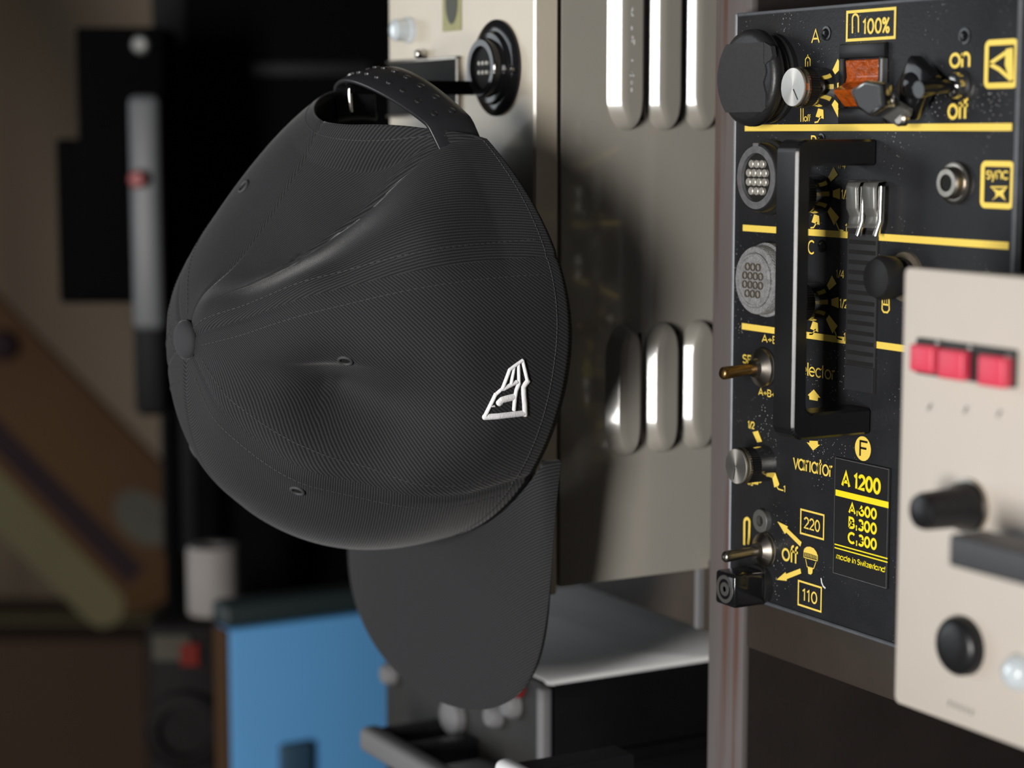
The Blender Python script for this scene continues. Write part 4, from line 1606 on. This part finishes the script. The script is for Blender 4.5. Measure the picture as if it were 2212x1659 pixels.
def stitch_line(deg_fn, j0, j1, nst):
    for q_ in range(nst):
        a = j0 + (j1 - j0) * (q_ + .18) / nst
        b = j0 + (j1 - j0) * (q_ + .82) / nst
        p1, n1 = grid_at(deg_fn(a), a)
        p2, n2 = grid_at(deg_fn(b), b)
        if (p2 - p1).length > .00005:
            stitch.tube([p1 + n1 * .00005, (p1 + p2) / 2 + n1 * .00022, p2 + n2 * .00005], .00017, 5)


for sm in (58, 115, 245, 302):
    for sgn in (-1, 1):
        def df(j, sm=sm, sgn=sgn):
            p_, _ = grid_at(sm, j)
            ax_ = p_ - (c2w(F_AP, 0, 0) + Vector((0, p_.y - c2w(0, 0, 0).y, 0)))
            r_ = max(.006, Vector((ax_.x, 0, ax_.z)).length)
            return sm + sgn * math.degrees(.0065 / r_)
        stitch_line(df, 4, NS - 8, 62)
for k in range(0, 360):
    d_ = k * 1.0
    if abs(d_ - 180) < 34:
        continue
    p1, n1 = grid_at(d_ + .15, 3)
    p2, n2 = grid_at(d_ + .85, 3)
    stitch.tube([p1 + n1 * .00005, (p1 + p2) / 2 + n1 * .00022, p2 + n2 * .00005], .00017, 5)
for k in range(-30, 30):
    p1, n1 = grid_at(180 + k * 1.05 + .15, 5)
    p2, n2 = grid_at(180 + k * 1.05 + .85, 5)
    stitch.tube([p1 + n1 * .00005, p2 + n2 * .00005], .00017, 5)
stitch.obj('topstitching', M['thread'], capo, smooth=60)

# button on top
nb = (apex - c2w(F_AP, 0, .02)).normalized()
bc = apex - nb * .001
G().lathe(bc, nb, [(0, .0070), (.0012, .0080), (.0030, .0078), (.0046, .0062), (.0056, .0034), (.0059, .001)], 40).obj('top_button', M['twill'], capo, smooth=70)

# eyelets
for px, py in ((527, 404), (746, 778), (643, 1059)):
    loc, n_ = hit(px, py)
    if loc is None:
        continue
    u = n_.cross(Vector((0, 0, 1))).normalized()
    w_ = n_.cross(u)
    ring = []
    for k in range(24):
        a = 2 * math.pi * k / 24
        ring.append(loc + n_ * .0003 + (u * math.cos(a) + w_ * math.sin(a)) * .0026)
    ey = G().tube(ring, .0007, 8, True).obj('eyelet', M['thread'], capo, origin=loc, smooth=60)
    G().lathe(loc - n_ * .0004, n_, [(0, .0019), (.0006, .0019)], 20).obj('eyelet_hole', M['void'], ey)
for k in (285, 335):
    loc, n_ = grid_at(k, NS * .60)
    u = n_.cross(Vector((0, 0, 1))).normalized()
    w_ = n_.cross(u)
    ring = [loc + n_ * .0003 + (u * math.cos(2 * math.pi * q_ / 24) + w_ * math.sin(2 * math.pi * q_ / 24)) * .0031 for q_ in range(24)]
    G().tube(ring, .0009, 8, True).obj('eyelet', M['thread'], capo, origin=loc, smooth=60)

# brim
BR = R(63)
nu, nv = 72, 26
vs, fs, uvs2, tv = [], [], [], []
for i in range(nu + 1):
    th = -BR + 2 * BR * i / nu
    ps = th / BR * math.pi / 2
    rf, rl = CA * math.cos(th), CB * math.sin(th)
    endf, endl = CA * math.cos(BR), CB * math.sin(BR)
    of = endf + (CA + .078 - endf) * max(0, math.cos(ps)) ** .72
    ol = endl * math.sin(ps) + .027 * math.sin(2 * ps) * max(0, math.cos(ps)) ** .35
    for j in range(nv + 1):
        t = j / nv
        f, l = rf + (of - rf) * t, rl + (ol - rl) * t
        h = h_rim(th) - .003 * t - 1.0 * (l * l) * t - .0015
        vs.append(c2w(f, l, h))
        tv.append((f * .7 + l * .7, f * .7 - l * .7))
for i in range(nu):
    for j in range(nv):
        a = i * (nv + 1) + j
        q_ = (a, a + 1, a + nv + 2, a + nv + 1)
        fs.append(q_)
        uvs2.append([tv[x_] for x_ in q_])
brim = mesh('brim', vs, fs, M['twill'], capo, smooth=60, uvs=uvs2)
sm_ = brim.modifiers.new('thickness', 'SOLIDIFY')
sm_.thickness = .0030
sm_.offset = 0
bv = brim.modifiers.new('edge', 'BEVEL')
bv.width = .0009
bv.segments = 2
bv.limit_method = 'ANGLE'

# back strap with its row of studs, lying on the line of the crown across the opening
def crown_h(th, h, lift):
    """point on the crown's own curve at height h above the rim, lifted outward"""
    c_ = math.cos(th)
    n = 2.35 + .15 * max(0, c_) ** 1.2 - .95 * max(0, -c_) ** 1.2
    q_ = max(0, min(1, h / (HH - h_rim(th))))
    s_ = math.asin(q_ ** (n / 2)) * 2 / math.pi
    p_ = crown_pt(th, s_)
    o_ = (_L * (math.sin(th) / CB) + _F * (math.cos(th) / CA)).normalized()
    return p_ + o_ * lift, o_


vs, fs = [], []
ns_, nh_ = 56, 5
for i in range(ns_ + 1):
    th = math.pi - R(40) + R(80) * i / ns_
    for k in range(nh_ + 1):
        dd_ = abs(th - math.pi) / HOLE_W
        lift_ = .0010 - .0085 * max(0, min(1, (dd_ - .84) / .30))
        vs.append(crown_h(th, -.0005 + .0205 * k / nh_, lift_)[0])
for i in range(ns_):
    for k in range(nh_):
        a = i * (nh_ + 1) + k
        fs.append((a, a + nh_ + 1, a + nh_ + 2, a + 1))
strap = mesh('back_strap', vs, fs, M['strap'], capo, smooth=60, label='plastic snap strap')
sm_ = strap.modifiers.new('thickness', 'SOLIDIFY')
sm_.thickness = .0018
sm_.offset = 0
bv = strap.modifiers.new('edge', 'BEVEL')
bv.width = .0005
bv.segments = 2
bv.limit_method = 'ANGLE'
for k in range(9):
    th = math.pi - R(25) + R(48) * k / 8
    for hh_ in (.0062, .0138):
        p, n_ = crown_h(th, hh_, .0018)
        G().lathe(p, n_, [(-.0006, .0016), (.0003, .0016), (.0005, .0011)], 14).obj('snap_stud', M['strap'], strap, smooth=45)

# sweatband inside
vs, fs = [], []
for i in range(101):
    th = math.pi + R(40) + R(280) * i / 100
    for h in (.001, .014, .028):
        vs.append(crown_h(th, h, -.0075)[0])
for i in range(100):
    for k in (0, 1):
        fs.append((3 * i + k, 3 * i + 3 + k, 3 * i + 4 + k, 3 * i + 1 + k))
mesh('sweatband', vs, fs, M['sweat'], capo, smooth=60)

#@@BACK
# ------------------------------------------------------------------ background of the room
TZ = 0.60
tb = thing('worktable', (-1.75, .35, 0), 'dark wooden table under the blue case, mostly out of view', 'table')
G().box((-2.40, .02, TZ - .03), (-1.12, .95, TZ), .003).obj('tabletop', M['table'], tb)
for x in (-2.35, -1.20):
    for y in (.07, .90):
        G().box((x - .025, y - .025, 0), (x + .025, y + .025, TZ - .03), .002).obj('leg', M['table'], tb)

# blue case: its broad side faces the camera's right
BLX = -1.24
p0, p1 = on_x(492, 1362, BLX), on_x(828, 1400, BLX)
blz = on_x(492, 1362, BLX).z
bl = thing('storage_case', (BLX - .15, p0.y + .06, TZ), 'slim blue case with dark lid standing left of the cap brim', 'case')
G().box((BLX - .026, p0.y + .0008, TZ), (BLX, p0.y + .17, blz), .003).obj('case_body', M['blue'], bl, smooth=40)
G().box((BLX - .028, p0.y - .001, blz), (BLX - .002, p0.y + .172, blz + .016), .004, 3).obj('case_lid', M['bluedark'], bl, smooth=40)
G().box((BLX - .025, p0.y - .0008, TZ + .001), (BLX - .001, p0.y + .0012, blz - .001), .0004).obj('case_edge', M['board'], bl)
c = on_x(635, 1632, BLX)
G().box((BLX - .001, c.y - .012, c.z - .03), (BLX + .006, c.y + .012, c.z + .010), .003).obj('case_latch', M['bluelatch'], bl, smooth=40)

def cambox(g, x0, y0, x1, y1, d, depth, bev=.003):
    """box standing square to the line of sight, its front at distance d"""
    a, b = at_d(x0, y1, d), at_d(x1, y0, d)
    cc_ = (a + b) / 2 + FH * depth / 2
    g.obox(cc_, (RT, FH, UPZ), (abs((b - a).dot(RT)) / 2, depth / 2, abs(b.z - a.z) / 2), bev)
    return g


# tall black cabinet behind the cap, square to the line of sight
DC = 1.55
pc_ = at_d(600, 700, DC + .1)
cbn = thing('equipment_cabinet', (pc_.x, pc_.y, TZ), 'tall matte black cabinet in the shadow behind the cap', 'cabinet')
a, b = at_d(352, 700, DC), at_d(900, 700, DC)
mid = (a + b) / 2
G().obox(Vector((mid.x, mid.y, (TZ + 1.62) / 2)) + FH * .09, (RT, FH, UPZ), ((b - a).dot(RT) / 2, .09, (1.62 - TZ) / 2), .004).obj('cabinet_body', M['cloth_black'], cbn, smooth=40)
cambox(G(), 540, 134, 800, 164, DC - .003, .004, .001).obj('grip_rail', M['dark_unit'], cbn, smooth=40)
cambox(G(), 352, -60, 400, 1200, DC - .003, .004, .001).obj('corner_strip', M['dark_unit'], cbn, smooth=40)

# black instrument with a grey rail
D1 = 1.40
fl_ = at_d(372, 800, D1 + .07)
ins = thing('studio_stand', (fl_.x, fl_.y, TZ), 'black stand with grey upright rail and red knob at far left', 'stand')
cambox(G(), 176, 58, 350, 640, D1, .06).obj('upper_housing', M['cloth_black'], ins, smooth=40)
cambox(G(), 128, 300, 300, 655, D1 + .010, .05).obj('lower_housing', M['cloth_black'], ins, smooth=40)
cambox(G(), 290, 600, 352, 900, D1 + .004, .03, .006).obj('grip', M['dark_unit'], ins, smooth=40)
cambox(G(), 286, 205, 342, 715, D1 - .014, .014, .005).obj('rail', M['railgrey'], ins, smooth=50)
g = G()
q0 = at_d(372, 1000, D1 + .07)
g.tube([Vector((q0.x, q0.y, TZ + .01)), Vector((q0.x, q0.y, 1.2)), Vector((q0.x, q0.y, 1.22)) - RT * .02], .006, 16)
g.obj('column', M['cloth_black'], ins, smooth=50)
G().lathe(Vector((q0.x, q0.y, TZ)), UPZ, [(0, .034), (.008, .034), (.012, .016), (.03, .010)], 40).obj('base', M['cloth_black'], ins, smooth=40)
c = at_d(299, 387, D1 - .018)
G().lathe(c, -FH, [(-.005, .0060), (.004, .0060), (.006, .004)], 28).obj('red_knob', M['redlamp'], ins, smooth=45)
c = at_d(307, 97, D1)
G().lathe(c, -FH, [(-.002, .0062), (.006, .0062), (.009, .004)], 28).obj('pale_knob', M['paleknob'], ins, smooth=45)

# brown striped board leaning across the lower left
D2 = 2.0
cu = (RT * 1 - UPZ * 1.06).normalized()       # along the board
cvv = (RT * 1.06 + UPZ * 1).normalized()      # across it
ori = at_d(190, 900, D2)
bd = thing('striped_board', tuple(ori), 'brown board with pale stripe leaning diagonally across the lower left', 'board')


def b3(px, py):
    q_ = at_d(px, py, D2) - ori
    return (q_.dot(cu), q_.dot(cvv))


def bpt(u, v, d):
    return ori + cu * u + cvv * v + FH * d


e1, e2 = b3(0, 615), b3(392, 1080)
f1, f2 = b3(0, 1120), b3(255, 1400)
um = max(e2[0], f2[0])
vt, vb = (e1[1] + e2[1]) / 2, (f1[1] + f2[1]) / 2
hw, vm = (vt - vb) / 2, (vt + vb) / 2
ue = um - hw * .9
outl = [(-.75, vt)] + [(ue + hw * .9 * math.cos(R(a)), vm + hw * math.sin(R(a))) for a in range(90, -91, -12)] + [(-.75, vb)]
G().prism(outl, bpt, 0, .014, .003).obj('board_deck', M['board'], bd, smooth=40)
s1, s2_ = b3(0, 1050), b3(235, 1355)
vs_m = (s1[1] + s2_[1]) / 2
g = G()
so_ = [(-.74, vs_m + .024)] + [(s2_[0] - .02 + .022 * math.cos(R(a)), vs_m + .022 * math.sin(R(a))) for a in range(90, -91, -15)] + [(-.74, vs_m - .024)]
g.prism(so_, bpt, -.0012, .001)
g.obj('pale_stripe', M['stripe'], bd)
s1, s2_ = b3(0, 958), b3(300, 1240)
vq = (s1[1] + s2_[1]) / 2
G().prism([(-.74, vq + .012), (s2_[0], vq + .012), (s2_[0], vq - .012), (-.74, vq - .012)], bpt, -.0012, .001).obj('dark_band', M['plum'], bd)
pc = b3(308, 1118)
G().prism([(pc[0] + .033 * math.cos(R(a)), pc[1] + .024 * math.sin(R(a))) for a in range(0, 360, 20)], bpt, -.0012, .001).obj('pale_patch', M['patch'], bd)
pc = b3(8, 745)
G().lathe(bpt(pc[0], pc[1], 0), -FH, [(0, .016), (.012, .015), (.016, .008)], 28).obj('dark_knob', M['plum'], bd, smooth=45)

# brown carton below the board
D3 = 2.06
g = G()
ctr = at_d(100, 1500, D3 + .15)
ct = thing('cardboard_carton', (ctr.x, ctr.y, TZ), 'dull brown carton under the striped board at bottom left', 'carton')
a, b = at_d(-150, 1385, D3), at_d(316, 1385, D3)
g.obox((a + b) / 2 + FH * .10 + Vector((0, 0, (TZ - a.z) / 2)), (RT, FH, UPZ), ((b - a).dot(RT) / 2, .10, (a.z - TZ) / 2), .003)
g.obj('carton_body', M['carton'], ct)
a2 = (a + b) / 2
g = G()
g.obox(a2 + FH * .10 + UPZ * .001, (RT, FH, UPZ), ((b - a).dot(RT) / 2, .02, .0008))
g.obj('carton_tape', M['stripe'], ct)

# dark gear left of the blue case, with the white roll on top
D4 = 1.37
g = G()
p = at_d(405, 1500, D4)
ge = thing('gear_case', (p.x, p.y, TZ), 'small black gear case with round port, left of the blue case', 'case')
a, b = at_d(312, 1345, D4), at_d(472, 1345, D4)
G().obox((a + b) / 2 + FH * .026 + Vector((0, 0, (TZ - a.z) / 2)), (RT, FH, UPZ), ((b - a).dot(RT) / 2, .026, (a.z - TZ) / 2), .006, 3).obj('case_body', M['gear'], ge, smooth=45)
c = at_d(400, 1575, D4)
G().lathe(c, -FH, [(0, .028), (.006, .028), (.008, .024), (.008, .018), (.002, .017)], 40).obj('round_port', M['gear'], ge, smooth=35)
c = at_d(372, 1398, D4)
G().obox(c - FH * .001, (RT, FH, UPZ), (.013, .0025, .009), .001).obj('pale_tag', M['patch'], ge)
c = at_d(412, 1412, D4)
G().obox(c - FH * .001, (RT, FH, UPZ), (.0065, .003, .008), .001).obj('red_tag', M['dullred'], ge)
p = at_d(462, 1338, D4 + .03)
ztop = a.z
ro_ = thing('paper_roll', (p.x, p.y, ztop), 'short white roll standing on the black gear case', 'roll')
hgt = at_d(462, 1178, D4 + .03).z - ztop
G().lathe(Vector((p.x, p.y, ztop)), UPZ, [(0, .0175), (.002, .0182), (hgt - .004, .0182), (hgt, .017), (hgt, .008), (hgt - .01, .0075)], 40).obj('roll_body', M['paper'], ro_, smooth=40)
